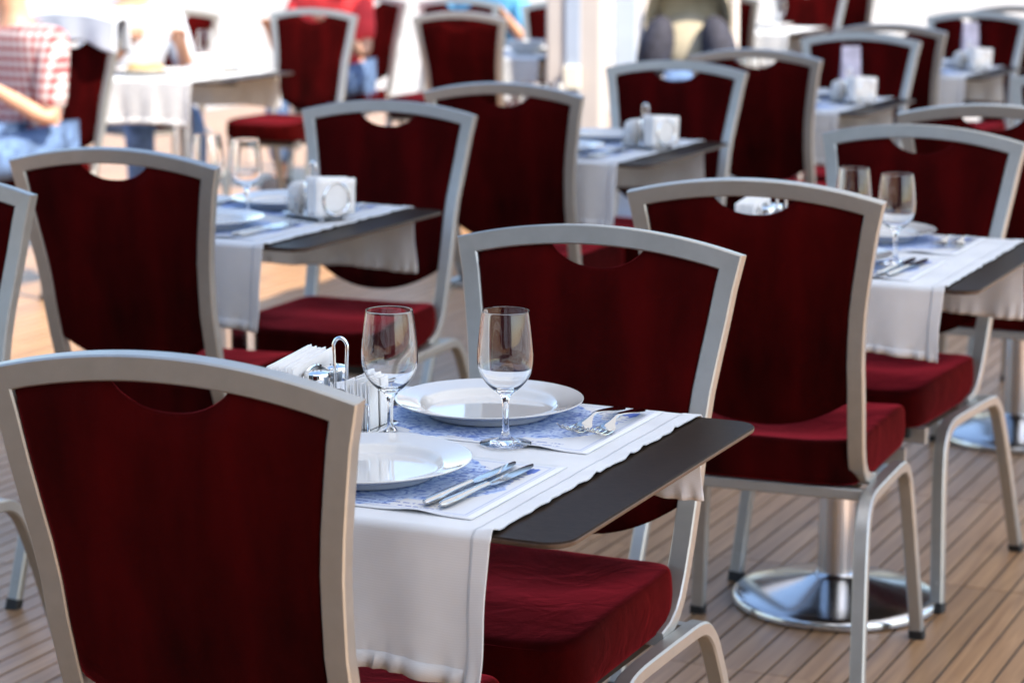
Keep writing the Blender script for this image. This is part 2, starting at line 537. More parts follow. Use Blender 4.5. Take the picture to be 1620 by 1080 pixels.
def seen_rank(r):
    q = cam_uv(r[2], r[3])
    if r[0]: return 1e3 + r[1]
    u, v, d = q
    bonus = 0
    if u > 990 and v > 640: bonus = -10     # open floor right of the main table
    elif u < 130 and v > 380: bonus = -6    # open floor at the left edge
    elif 360 < u < 720 and 400 < v < 620: bonus = -4
    return d + bonus
rows.sort(key=seen_rank)
for k, (f, d, x, y) in enumerate(rows[:300]):
    o = link('plank', plank_me, deck, (x, y, random.uniform(-.0004, .0004)))
bm = bmesh.new()
me = bpy.data.meshes.new('planking')
V, F = [], []
bv = [v.co.copy() for v in plank_me.vertices]; bf = [tuple(p.vertices) for p in plank_me.polygons]
for (f, d, x, y) in rows[300:]:
    k = len(V); zo = random.uniform(-.0004, .0004)
    V += [(v.x + x, v.y + y, v.z + zo) for v in bv]; F += [tuple(q + k for q in p) for p in bf]
me.from_pydata(V, [], F); me.materials.append(M['teak']); me.update()
pk = link('planking', me, deck); pk['kind'] = 'stuff'
bm.free()

# ------------------------------------------------------------------ awning over the dining row (its shade is what the photograph shows)
AX0, AX1, AY0, AY1, AH = -2.16, 1.56, -4.3, 14.0, 2.70
aw = empty('awning', 'white canvas awning shading the middle rows of dining tables', 'awning', (0, 0, 0))
nx, ny = 24, 80
vs = []; fs = []
for j in range(ny + 1):
    for i in range(nx + 1):
        x = AX0 + (AX1 - AX0) * i / nx; y = AY0 + (AY1 - AY0) * j / ny
        sag = -0.05 * math.sin(PI * i / nx) * (0.6 + 0.4 * math.sin(PI * ((j / ny * 6) % 1)))
        if i in (0, nx): x += 0.03 * math.sin(PI * ((j / ny * 40) % 1)) * (1 if i else -1)
        vs.append((x, y, AH + .12 + sag))
for j in range(ny):
    for i in range(nx):
        a = j * (nx + 1) + i
        fs.append((a, a + 1, a + nx + 2, a + nx + 1))
cv = link('canopy', mesh('canopy', vs, fs, M['canvas']), aw)   # one cloth layer, so that daylight glows through it
for y in (-4.2, .6, 5.4, 9.8, 13.8):
    vs, fs = box(AX0, AX1, y - .03, y + .03, AH + .125, AH + .17)
    link('crossbeam', mesh('crossbeam', vs, fs, M['whitepaint'], False), aw)
for y in (-4.2, 13.8):
    vs, fs = box(AX1 - .05, AX1 + .05, y - .05, y + .05, 0, AH + .125)
    link('post', mesh('post', vs, fs, M['whitepaint'], False), aw)

# ------------------------------------------------------------------ unseen dark front added behind the camera to block sky light; chrome reflects it
rw = empty('restaurant_front', 'dark timber restaurant front standing behind the viewpoint', 'building', (0, -4.6, 0))
link('wall', mesh('wall', *box(-9.5, 7.5, -.3, 0, 0, 3.3), M['facade'], False), rw)
for k in range(7):
    x = -8.2 + 2.3 * k
    wn = link('window', mesh('window', *box(x - .75, x + .75, .002, .05, .7, 2.5, .004), M['darkfabric'], False), rw)
    link('pane', mesh('pane', *box(x - .68, x + .68, .0505, .056, .78, 2.42), M['windowglass'], False), wn)
# ------------------------------------------------------------------ chair prototype (origin: floor below top of backrest; +Y forward)
PZ = [.3935, .401, .415, .436, .468, .515, .575, .64, .69, .74, .79, .84, .895, .95]
PY = [.195, .158, .130, .111, .096, .081, .064, .047, .039, .029, .019, .011, .004, 0.0]
PW = [.196, .195, .194, .194, .195, .197, .199, .200, .202, .206, .213, .221, .2295, .238]
HF, HD = .0155, .0115      # half face, half depth of the back tube
ARCH = .028
def back_y(z): return interp(z, PZ, PY)
def back_w(z): return interp(z, PZ, PW)

def make_chair():
    root = empty('dining_chair', 'chair', 'chair')
    pts, nrm = [], []
    L = []
    for k, (z, y, wd) in enumerate(zip(PZ, PY, PW)):
        L.append(Vector((-(wd - HF), y, z if z < .95 else .95 - HF)))
    def nrm_at(k, A):
        a = A[max(k - 1, 0)]; b = A[min(k + 1, len(A) - 1)]
        t = (b - a); return Vector((0, t.z, -t.y)).normalized()
    Ln = [nrm_at(k, L) for k in range(len(L))]
    ntop = Ln[-1]
    arch = []
    wc = L[-1].x
    for k in range(1, 24):
        x = wc + (-2 * wc) * k / 24
        arch.append(Vector((x, 0.0, .95 - HF + ARCH * (1 - (x / wc) ** 2))))
    Rr = [Vector((-p.x, p.y, p.z)) for p in reversed(L)]
    pts = L + arch + Rr
    nrm = Ln + [ntop] * len(arch) + list(reversed(Ln))
    rings = sweep_rings(pts, nrm, HF, HD, .0022)
    a = len(L) - 1; b = len(L) + len(arch)
    link('post', mesh('post', *rings_mesh(rings[:a + 1]), M['alu']), root)
    link('top_rail', mesh('top_rail', *rings_mesh(rings[a:b + 1]), M['alu']), root)
    link('post', mesh('post', *rings_mesh(rings[b:]), M['alu']), root)
    # leg frames: inverted U each side, split into rear leg, side rail and front leg
    for sgn in (-1, 1):
        raw = [(-.075, 0), (-.032, .15), (.004, .265), (.024, .318), (.041, .352), (.066, .375), (.100, .3835), (.17, .3845), (.25, .3845),
               (.335, .383), (.376, .373), (.401, .349), (.414, .315), (.428, .24), (.446, .11), (.462, 0)]
        path = smooth_path([(sgn * (.2065 + .026 * (1 - z / .385) ** 1), y, z) for y, z in raw], 4)
        nn = []
        for k, p in enumerate(path):
            q0 = path[max(0, k - 1)]; q1 = path[min(len(path) - 1, k + 1)]
            t = (q1 - q0).normalized(); nn.append(Vector((0, t.z, -t.y)).normalized())
        rg = sweep_rings(path, nn, .0135, .0115, .003)
        ia, ib = 7 * 4 - 2, 8 * 4 + 2
        cut0, cut1 = 2, len(rg) - 3
        for nm, (s0, s1) in (('rear', (0, ia)), ('rail', (ia, ib)), ('front', (ib, len(rg) - 1))):
            rr = rg[s0:s1 + 1]
            o = link('leg' if nm != 'rail' else 'side_rail', mesh('leg' if nm != 'rail' else 'side_rail', *rings_mesh(rr), M['alu']), root)
            if nm != 'rail':
                ft = path[0] if nm == 'rear' else path[-1]
                up = path[1] if nm == 'rear' else path[-2]
                d = (up - ft).normalized()
                cap = [ft + d * -.001, ft + d * .020]
                nv = Vector((0, d.z, -d.y)).normalized()
                cr = sweep_rings(cap, [nv, nv], .0152, .0132, .003)
                # the cap meets the floor flat
                for v in cr[0]: v.z = 0.0008
                link('foot_cap', mesh('foot_cap', *rings_mesh(cr), M['rubber']), o)
                mid = ft + d * .06
                sc = lathe([(0, .002), (.0035, .0015), (.0042, 0)], 10)
                mt = Matrix.Translation(mid + nv * (.0115 if nm == 'front' else -.0115) ) @ (nv if nm == 'front' else -nv).to_track_quat('Z', 'X').to_matrix().to_4x4()
                link('rivet', mesh('rivet', *xf(sc, mt), M['alu']), o)
    # seat cushion
    vs, fs = [], []
    n = 112
    ring_def = [(.80, .3955), (.955, .3955), (.988, .399), (1.0, .410), (1.004, .425), (1.005, .440), (1.004, .455), (1.0, .466), (.990, .474), (.972, .4785), (.94, .480), (.88, .479), (.78, .477), (.62, .474), (.42, .472), (.2, .471)]
    x_half, yc, y_half = .190, .302, .207
    def plan(tt):
        c, s = math.cos(tt), math.sin(tt); e = 2 / 9.0
        x = math.copysign(abs(c) ** e, c); y = math.copysign(abs(s) ** e, s)
        return x, y
    for (k, z) in ring_def:
        for i in range(n):
            tt = 2 * PI * (i + .5) / n
            x, y = plan(tt)
            wdt = x_half * (1 + .025 * y)
            kk = k
            if .40 < z < .476 and k > .97:      # stretched folds of the velvet round the front corners
                wn = math.exp(-((abs(x) - .86) / .30) ** 2) * max(0, y) ** 2
                kk = k + .0075 * wn * math.sin(z * 330 + abs(x) * 9 - y * 3) * math.exp(-((z - .435) / .028) ** 2)
            top = 1 if z > .47 else 0
            saddle = top * (.007 * (abs(x * k) ** 2.2) - .006 * math.exp(-((y * k + .45) / .35) ** 2) * (1 - abs(x * k) ** 2) + .006 * math.exp(-((y * k - .30) / .28) ** 2) * (1 - abs(x * k) ** 2) - .014 * max(0, y * k) ** 4)
            vs.append((x * wdt * kk, yc + y * y_half * kk + (.010 * (1 - x * x) * y) * kk, z + saddle))
    m = len(ring_def)
    for a in range(m - 1):
        for i in range(n):
            j = (i + 1) % n
            fs.append((a * n + i, a * n + j, (a + 1) * n + j, (a + 1) * n + i))
    vs.append((0, yc, .3955)); vs.append((0, yc, .4715))
    for i in range(n):
        j = (i + 1) % n
        fs.append((m * n, j, i)); fs.append((m * n + 1, (m - 1) * n + i, (m - 1) * n + j))
    seat = link('seat', mesh('seat', vs, fs, M['velvet']), root)
    sb = seat.modifiers.new('sub', 'SUBSURF'); sb.levels = 1; sb.render_levels = 1
    vs, fs = box(-.165, .165, .115, .485, .372, .3935)
    link('seat_board', mesh('seat_board', vs, fs, M['plywood'], False), root)
    for y, hh in ((.105, .0105), (.462, .017)):
        pr = sweep_rings([Vector((-.196, y, .3930 - hh)), Vector((.196, y, .3930 - hh))], [Vector((0, 1, 0))] * 2, hh, .010, .002)
        link('cross_rail', mesh('cross_rail', *rings_mesh(pr), M['alu']), root)
    # upholstered back panel with a hand notch in the top edge and a bowed lower edge
    NX, NV = 60, 20
    notch_w, notch_top = .082, 0.0
    ic = HF * 2 - .002
    def ztop(x, wt):
        zr = .95 - 2 * HF + ARCH * (1 - (x / (.238 - HF)) ** 2) + .002
        if abs(x) < notch_w:
            dep = .040 * (1 - (abs(x) / notch_w) ** 2.2) ** .8
            return zr - .0006 - dep
        return zr
    def zbot(u): return .566 - .058 * (1 - abs(u) ** 2.2)
    vs, fs = [], []
    us = []
    for i in range(NX + 1):
        us.append(-1 + 2 * i / NX)
    grid = {}
    def pos(i, j, side):
        u = us[i]; v = j / NV
        # x depends on z along the post: iterate
        z = .76
        for _ in range(4):
            x = u * (back_w(z) - ic)
            zt = ztop(x, 0); zb = zbot(u)
            z = zb + (zt - zb) * v
        x = u * (back_w(z) - ic)
        e = min(1 - abs(u), 1)
        ed = min((1 - abs(u)) * .2, v * .36, (1 - v) * .36)
        prof = max(0.0, 1 - max(0, 1 - ed / .016) ** 2) ** .5
        th = .0055 + .0085 * prof + .004 * (1 - u * u) * (v * (1 - v) * 4)
        if i in (0, NX) or j in (0, NV): th = .0045
        return (x, back_y(z) + side * th, z)
    idx = {}
    for side in (-1, 1):
        for i in range(NX + 1):
            for j in range(NV + 1):
                idx[(i, j, side)] = len(vs); vs.append(pos(i, j, side))
    for side in (-1, 1):
        for i in range(NX):
            for j in range(NV):
                q = (idx[(i, j, side)], idx[(i + 1, j, side)], idx[(i + 1, j + 1, side)], idx[(i, j + 1, side)])
                fs.append(q if side < 0 else q[::-1])
    for i in range(NX):
        fs.append((idx[(i, 0, -1)], idx[(i, 0, 1)], idx[(i + 1, 0, 1)], idx[(i + 1, 0, -1)]))
        fs.append((idx[(i, NV, -1)], idx[(i + 1, NV, -1)], idx[(i + 1, NV, 1)], idx[(i, NV, 1)]))
    for j in range(NV):
        fs.append((idx[(0, j, -1)], idx[(0, j + 1, -1)], idx[(0, j + 1, 1)], idx[(0, j, 1)]))
        fs.append((idx[(NX, j, -1)], idx[(NX, j, 1)], idx[(NX, j + 1, 1)], idx[(NX, j + 1, -1)]))
    bk = link('backrest', mesh('backrest', vs, fs, M['velvet']), root)
    pp = []
    for k in range(31):
        x = -notch_w * .985 + 2 * notch_w * .985 * k / 30
        z = ztop(x, 0); pp.append((x, back_y(z) , z - .001))
    link('piping', mesh('piping', *tube(pp, .0045, 8), M['velvet']), bk)
    return root

chair = make_chair()
CG = 'red velvet dining chairs'
front, rear = PI, 0.0
CH = [  # x, y, faces, yaw offset (deg, clockwise), label
 (-1.388, 2.09, rear, -1.3, 'red velvet chair seen from behind at near side of the foremost set table'),
 (-1.358, 3.245, front, 0.9, 'red velvet chair facing us across the foremost set table, forks in front of it'),
 (-1.335, 3.922, rear, -3.3, 'red velvet chair back over a chrome pedestal base, right of the foremost table'),
 (-1.329, 5.067, front, 5.0, 'red velvet chair facing us behind two wine glasses on the right-hand table'),
 (-2.695, 3.88, rear, -4.6, 'red velvet chair back at left, in front of the table with the ringed napkin holder'),
 (-2.729, 5.14, front, -3.5, 'red velvet chair facing us behind the ringed napkin holder, cloth hanging before it'),
 (-2.707, 5.781, rear, -2.2, 'red velvet chair back directly behind the chair at the ringed napkin holder'),
 (-2.602, 6.85, front, 0.9, 'red velvet chair facing us behind the table with the blurred wire handle caddy, mid picture'),
 (-2.563, 7.51, rear, 1.8, 'dark red chair back between the two blurred caddy tables, upper right'),
 (-2.53, 8.667, front, 0.8, 'blurred red chair facing us behind a tall card and white napkins, upper right'),
 (-2.60, 9.33, rear, 0.0, 'blurred red chair back half hidden behind a facing chair at the tall card table'),
 (-2.54, 10.60, front, 0.0, 'blurred red chair facing us at the farthest right table with a tall card'),
 (-2.50, 11.25, rear, 0.0, 'small blurred red chair back in the upper right corner beyond the farthest card table'),
 (-1.31, 5.66, rear, 0.0, 'red velvet chair at right edge with only its grey top rail and notch showing'),
 (-1.32, 6.95, front, 0.0, 'grey framed red chair cut by the right edge, only its left corner showing'),
 (-2.77, 3.39, front, 0.0, 'red velvet chair cut by the left edge with only one frame corner and leg showing'),
 (-5.36, 7.46, front, 6.0, 'sunlit red chair with a white jacket over its top, person in checked shirt on it'),
 (-5.481, 9.575, front, 1.1, 'sunlit empty red chair facing us behind the left cloth table, bright seat showing'),
 (-4.70, 9.561, rear, -0.7, 'sunlit red chair back with a bright white rail, before the white table with bowl'),
 (-5.40, 10.98, front, 0.0, 'far red chair at the top edge behind the bright railed chair back'),
 (-5.98, 11.05, front, 4.0, 'far red chair occupied by the person in a red top'),
 (-4.75, 10.88, front, 0.0, 'far red chair half hidden by the white pillar beyond the table with bowl'),
 (-4.35, 12.10, rear, 0.0, 'far red chair back just right of the beige pushchair'),
 (-4.24, 13.40, front, 0.0, 'far red chair facing us right of the white table near the pushchair'),
 (-4.24, 14.02, rear, 0.0, 'farthest red chair back at the top edge behind the white table near the pushchair'),
 (-6.05, 9.25, rear, -62.0, 'small sunlit red chair turned sideways behind the wine glass on the left cloth table'),
]
for k, (x, y, f, dy, lab) in enumerate(CH):
    place(chair, k > 0, (x, y, 0), f - R(dy), lab, CG)

# ------------------------------------------------------------------ table prototype (origin on the floor under its centre)
TH = .75
HX, HY = .3625, .345
def rrect(hx, hy, r, n=8):
    out = []
    for cx, cy, a0 in ((hx - r, hy - r, 0), (-hx + r, hy - r, 90), (-hx + r, -hy + r, 180), (hx - r, -hy + r, 270)):
        for k in range(n + 1):
            a = R(a0 + 90 * k / n); out.append((cx + r * math.cos(a), cy + r * math.sin(a)))
    return out
def slab(hx, hy, r, zs):
    """zs: list of (inset, z) bottom to top"""
    vs, fs = [], []
    n = None
    for ins, z in zs:
        o = rrect(hx - ins, hy - ins, r - ins * .5); n = len(o)
        vs += [(x, y, z) for x, y in o]
    for a in range(len(zs) - 1):
        for i in range(n):
            j = (i + 1) % n; fs.append((a * n + i, a * n + j, (a + 1) * n + j, (a + 1) * n + i))
    fs.append(tuple(range(n))); fs.append(tuple(range((len(zs) - 1) * n, len(zs) * n)))
    return vs, fs
def make_table():
    root = empty('pedestal_table', 'table', 'table')
    vs, fs = slab(HX, HY, .035, [(.004, TH - .009), (.001, TH - .0075), (0, TH - .005), (0, TH - .002), (.0015, TH)])
    me = mesh('tabletop', vs, fs, M['tabletop'], True, [M['tableedge']], lambda p: 1 if abs(p.normal.z) < .5 and p.center.z < TH - .003 else 0)
    link('tabletop', me, root)
    prof = [(0, .001), (.214, .001), (.2185, .004), (.219, .016), (.215, .022), (.205, .026), (.16, .035), (.11, .046), (.075, .054), (.055, .060), (.044, .065), (.0405, .070), (0, .070)]
    link('base', mesh('base', *lathe(prof, 72), M['pedestal']), root)
    link('column', mesh('column', *lathe([(0, .068), (.0385, .068), (.0385, TH - .035), (0, TH - .035)], 48), M['pedestal']), root)
    br = join(box(-.26, .26, -.025, .025, TH - .036, TH - .0095), box(-.025, .025, -.24, -.026, TH - .035, TH - .010), box(-.025, .025, .026, .24, TH - .035, TH - .010))
    link('bracket', mesh('bracket', *br, M['plywood'], False), root)
    return root
table = make_table()

RX = .27          # half width of the runner
def make_runner(hang_n, hang_f):
    r = .010
    z0 = TH + .0016
    ye = HY + .0022
    path = []                   # (y, z, drop factor) from near hem up, over and down
    N = 16
    for k in range(N + 1):
        path.append((-ye - .0016, TH - .008 - hang_n + hang_n * k / N, (1 - k / N), -1))
    for k in range(1, 7):
        a = PI / 2 * k / 6
        path.append((-ye - .0016 + r * (1 - math.cos(a)), TH - .008 + (.0096) * math.sin(a), 0, 0))
    ny = 58
    y0 = -ye - .0016 + r
    for k in range(1, ny):
        path.append((y0 + (-2 * y0) * k / ny, z0, 0, 0))
    for k in range(6, 0, -1):
        a = PI / 2 * k / 6
        path.append((ye + .0016 - r * (1 - math.cos(a)), TH - .008 + (.0096) * math.sin(a), 0, 0))
    for k in range(N, -1, -1):
        path.append((ye + .0016, TH - .008 - hang_f + hang_f * k / N, (1 - k / N), 1))
    xs = []
    for k in range(81):
        t = -1 + 2 * k / 80
        xs.append(math.copysign(1 - (1 - abs(t)) ** 1.4, t) * RX)
    rnd = random.Random(3)
    ph = [rnd.uniform(0, 6) for _ in range(8)]
    vs, fs = [], []
    nx = len(xs)
    for (y, z, dr, side) in path:
        for x in xs:
            ee = max(0, (abs(x) - (RX - .028)) / .028)
            if side == 0:
                zz = z + .0005 * (1 + math.sin(x * 31 + y * 17 + ph[0]) * math.sin(y * 23 - x * 9 + ph[1]))
                ru = max(0, math.sin(y * 150 + ph[2] + 1.5 * math.sin(y * 37))) ** 2
                zz += ee ** 1.5 * (.0006 + .0042 * ru * (.5 + .5 * math.sin(y * 41 + ph[3])))
                zz += .0010 * (math.exp(-abs(x - .085) / .004) + math.exp(-abs(x + .10) / .004))
                xx = x + math.copysign(ee * (.0022 * math.sin(y * 75 + ph[4]) + .0016 * math.sin(y * 29 + ph[5])), x)
                vs.append((xx, y, zz))
            else:
                wv = .010 * dr * (math.sin(x * 26 + ph[6]) * .5 + math.sin(x * 11 + ph[7]) * .6 + .9) + .004 * dr * math.sin(x * 60 + ph[1])
                ruf = .0035 * max(0, dr - .78) / .22 * math.sin(x * 190 + ph[3] + 2 * math.sin(x * 50))
                yy = y + side * (wv + ruf + .003 * ee * dr + .0022 * (math.exp(-abs(x - .085) / .007) + math.exp(-abs(x + .10) / .007)))
                xx = x * (1 - .015 * dr) + .003 * dr * math.sin(z * 40 + ph[2])
                zz = z + .004 * dr * math.sin(x * 15 + ph[5])
                vs.append((xx, yy, zz))
    for a in range(len(path) - 1):
        for i in range(nx - 1):
            fs.append((a * nx + i, a * nx + i + 1, (a + 1) * nx + i + 1, (a + 1) * nx + i))
    o = link('table_runner', mesh('table_runner', vs, fs, M['linen']))
    s = o.modifiers.new('thick', 'SOLIDIFY'); s.thickness = .0011; s.offset = 1
    # sewn hems: doubled strips along both long edges and both ends
    def strip(sel, lift):
        v2, f2 = [], []
        return v2, f2
    def hem(a0, a1, i0, i1, nm):
        v2, f2 = [], []
        w_ = i1 - i0 + 1
        for a in range(a0, a1 + 1):
            for i in range(i0, i1 + 1):
                p = Vector(vs[a * nx + i])
                y, z, dr, sd = path[a]
                if sd == 0:
                    k = (z - (TH - .008)) / .0096
                    off = Vector((0, 0, .0016)) if abs(y) < abs(y0) else Vector((0, math.copysign(.0016 * (1 - k) + .0005, y), .0016 * k))
                else: off = Vector((0, sd * .0016, 0))
                v2.append(p + off)
        for a in range(a1 - a0):
            for i in range(w_ - 1):
                f2.append((a * w_ + i, a * w_ + i + 1, (a + 1) * w_ + i + 1, (a + 1) * w_ + i))
        h = link('hem', mesh('hem', v2, f2, M['linen']), o)
        s2 = h.modifiers.new('thick', 'SOLIDIFY'); s2.thickness = .0010; s2.offset = 0
        return h
    P = len(path)
    kx = next(i for i in range(nx) if xs[i] > -RX + .019)
    hem(0, P - 1, nx - 1 - kx, nx - 1, 'hem'); hem(0, P - 1, 0, kx, 'hem')
    hem(0, 2, kx + 1, nx - 2 - kx, 'hem'); hem(P - 3, P - 1, kx + 1, nx - 2 - kx, 'hem')
    return o
runner = make_runner(.172, .118)
tag(runner, 'runner', 'table runner')
runner_short = make_runner(.125, .165)
tag(runner_short, 'runner', 'table runner')
runner_long = make_runner(.172, .150)
tag(runner_long, 'runner', 'table runner')

# ------------------------------------------------------------------ tableware prototypes
def make_placemat():
    vs, fs = [], []
    nx, ny = 30, 22
    hx, hy = .21, .142
    for j in range(ny + 1):
        for i in range(nx + 1):
            x = -hx + 2 * hx * i / nx; y = -hy + 2 * hy * j / ny
            cu = max(0, (-y - .118) / .024) ** 1.6 * math.exp(-((x - .135) / .028) ** 2) * .0045
            cu += .0003 * (1 + math.sin(x * 23 + 1) * math.sin(y * 19)) * (abs(x) / hx)
            vs.append((x, y, cu))
    for j in range(ny):
        for i in range(nx):
            a = j * (nx + 1) + i; fs.append((a, a + 1, a + nx + 2, a + nx + 1))
    o = link('placemat', mesh('placemat', vs, fs, M['paper']))
    s = o.modifiers.new('thick', 'SOLIDIFY'); s.thickness = .0003; s.offset = 1
    tag(o, 'placemat', 'placemat'); return o
placemat = make_placemat()

def make_plate():
    pr = [(0, .0045), (.06, .0045), (.084, .0050), (.0895, .0065), (.0935, .0105), (.0965, .0145), (.100, .0165), (.112, .0190), (.125, .0218), (.1322, .0238),
          (.1340, .0240), (.1343, .0228), (.1330, .0210), (.118, .0165), (.102, .0130), (.0945, .0080), (.0900, .0030), (.0865, .0006), (.0830, .0006), (.0815, .0020), (.05, .0020), (0, .0020)]
    o = link('dinner_plate', mesh('dinner_plate', *lathe(pr, 96), M['porcelain']))
    o.modifiers.new('sub', 'SUBSURF').levels = 1
    tag(o, 'plate', 'plate'); return o
plate = make_plate()

def make_glass():
    root = empty('wine_glass', 'glass', 'wine glass')
    H = .182
    outer = [(0, .0006), (.030, .0006), (.0345, .0010), (.0352, .0018), (.0340, .0028), (.022, .0050), (.010, .0085), (.0056, .0130), (.0042, .022), (.0040, .040), (.0044, .058), (.0060, .0665),
             (.013, .0720), (.0235, .0800), (.0312, .0900), (.0364, .1010), (.0382, .1130), (.0379, .1280), (.0362, .1450), (.0341, .1640), (.0318, .1800)]
    rim = [(.0315, .1817), (.0311, .1821), (.0308, .1817)]
    inner = [(.0311, .1790), (.0333, .1640), (.0354, .1450), (.0371, .1280), (.0374, .1130), (.0356, .1015), (.0302, .0910), (.0226, .0818), (.0120, .0752), (.004, .0735), (0, .0732)]
    o = link('bowl', mesh('bowl', *lathe(outer + rim + inner, 64), M['glass']), root)
    o.modifiers.new('sub', 'SUBSURF').levels = 1
    return root
glass = make_glass()

def flat_sweep(path, widths, thick, n=8):
    """flat oval section along a path in the YZ plane (x is width)"""
    path = [Vector(p) for p in path]
    rings = []
    for i, p in enumerate(path):
        t = (path[min(i + 1, len(path) - 1)] - path[max(i - 1, 0)]).normalized()
        s = Vector((1, 0, 0)); nn = t.cross(s).normalized() * -1
        th = thick[i] if isinstance(thick, (list, tuple)) else thick
        rings.append([p + s * (widths[i] / 2 * math.cos(2 * PI * k / n)) + nn * (th / 2 * math.sin(2 * PI * k / n)) for k in range(n)])
    return rings_mesh(rings)
def make_fork():
    # +Y: towards the tines, length .165
    hp = smooth_path([(0, 0, .0035), (0, .02, .0058), (0, .055, .0110), (0, .085, .0140), (0, .102, .0095), (0, .112, .0050), (0, .124, .0034)], 4)
    ws = [interp(p.y, [0, .01, .04, .075, .095, .104, .112, .124], [.006, .0145, .0115, .0065, .0052, .010, .019, .0215]) for p in hp]
    th = [interp(p.y, [0, .05, .09, .11, .13], [.0026, .0030, .0038, .0022, .0018]) for p in hp]
    parts = [flat_sweep(hp, ws, th, 10)]
    for k in range(4):
        x = (k - 1.5) * .0062
        tp = smooth_path([(x, .121, .0034), (x, .140, .0034), (x, .158, .0080), (x, .172, .0165)], 3)
        parts.append(tube(tp, [interp(i, [0, len(tp) - 1], [.0015, .0008]) for i in range(len(tp))], 6))
    o = link('fork', mesh('fork', *xf(join(*parts), Matrix.Translation((0, 0, .0022)) @ Matrix.Rotation(R(-9), 4, 'Y') @ Matrix.Diagonal((1.2, 1.16, 1.1, 1))), M['steel'])); tag(o, 'fork', 'fork'); return o
fork = make_fork()
def make_knife():
    # +Y: towards the tip, length .235
    root = empty('table_knife', 'knife', 'knife')
    hp = [Vector((0, y, .0058 + .0006 * math.sin(y * 20))) for y in [0, .004, .012, .03, .06, .09, .108, .114]]
    ws = [.004, .0105, .0135, .0140, .0120, .0100, .0095, .0098]
    link('handle', mesh('handle', *flat_sweep(hp, ws, [.004, .0075, .0088, .0090, .0082, .0072, .0066, .0068], 14), M['steel']), root)
    rings = []
    for y, xl, xr, t in [(.1141, -.0040, .0055, .0030), (.122, -.0042, .0088, .0020), (.145, -.0046, .0105, .0018), (.175, -.0048, .0108, .0016), (.205, -.0044, .0095, .0014), (.224, -.0034, .0060, .0012), (.235, -.0018, .0002, .0008)]:
        z = .0052
        rings.append([Vector((xl, y, z - t / 2)), Vector(((xl + xr) / 2, y, z - t / 2)), Vector((xr, y, z - .0002)), Vector((xr, y, z + .0002)), Vector(((xl + xr) / 2, y, z + t / 2)), Vector((xl, y, z + t / 2))])
    link('blade', mesh('blade', *rings_mesh(rings), M['steel']), root)
    return root
knife = make_knife()

# cruet caddy: tray, four ball feet, looped handle, ring guards for the napkins
def make_caddy():
    root = empty('cruet_caddy', 'caddy', 'caddy')
    vs, fs = slab(.078, .045, .018, [(.001, .010), (0, .0105), (0, .0125), (.001, .013)])
    link('tray', mesh('tray', *(vs, fs), M['chrome']), root)
    for y in (-.024, .024):
        link('cup', mesh('cup', *xf(lathe([(0, .0128), (.0185, .0128), (.0190, .0150), (.0190, .0270), (.0182, .0270), (.0182, .0198), (0, .0198)], 32), Matrix.Translation((-.018, y, 0))), M['chrome']), root)
    for x, y in ((-.06, -.03), (.066, -.03), (-.06, .03), (.066, .03)):
        link('foot', mesh('foot', *xf(lathe([(0, 0.0003), (.0085, .0003), (.0095, .002), (.006, .006), (.0035, .0101), (0, .0101)], 20), Matrix.Translation((x, y, 0))), M['chrome']), root)
    lp = [(-.004, 0, .0128), (-.004, 0, .075), (-.0045, 0, .098)]
    for k in range(0, 9):
        a = PI - PI * k / 8
        lp.append((.0055 + .0105 * math.cos(a), 0, .118 + .0125 * math.sin(a)))
    lp += [(.015, 0, .098), (.0145, 0, .075), (.0145, 0, .0128)]
    link('handle', mesh('handle', *tube(smooth_path(lp, 3), .0026, 10), M['chrome']), root)
    for x in (-.0785, -.0365):
        rp = [(x, .037 * math.cos(2 * PI * k / 40), .052 + .037 * math.sin(2 * PI * k / 40)) for k in range(41)]
        link('ring', mesh('ring', *tube(rp, .0026, 8), M['chrome']), root)
        link('stem', mesh('stem', *tube([(x, 0, .0128), (x, 0, .0165)], .0016, 8), M['chrome']), root)
    gp = [(.028, -.034, .0128), (.028, -.034, .050), (.066, -.034, .050), (.066, -.034, .0128)]
    link('guard', mesh('guard', *tube(gp, .0016, 8), M['chrome']), root)
    gp = [(.028, .034, .0128), (.028, .034, .050), (.066, .034, .050), (.066, .034, .0128)]
    link('guard', mesh('guard', *tube(gp, .0016, 8), M['chrome']), root)
    return root
caddy = make_caddy()
def make_napkins():
    root = empty('napkin_stack', 'napkins', 'napkins')
    rnd = random.Random(5)
    n = 15
    for k in range(n):
        x = -.0168 + .0336 * k / (n - 1)
        h = .084 + rnd.uniform(-.002, .0025); hw = .056 + rnd.uniform(-.002, .002); rise = rnd.uniform(.008, .012)
        sh = rnd.uniform(-.001, .001); lean = (k - n / 2) * .0005
        vs, fs = [], []
        for j in range(7):
            z = .0135 + h * j / 6
            for i in range(7):
                y = -hw + 2 * hw * i / 6
                bl = .0004 * math.sin(y * 40 + k) * (j / 6)
                vs.append((x + bl + lean * j / 6, y + sh, z + rise * (i / 6 - .5) * (j / 6)))
        for j in range(6):
            for i in range(6):
                a = j * 7 + i; fs.append((a, a + 1, a + 8, a + 7))
        o = link('napkin', mesh('napkin', vs, fs, M['napkin']), root)
        s = o.modifiers.new('fold', 'SOLIDIFY'); s.thickness = .0017; s.offset = 0
    return root
napkins = make_napkins()
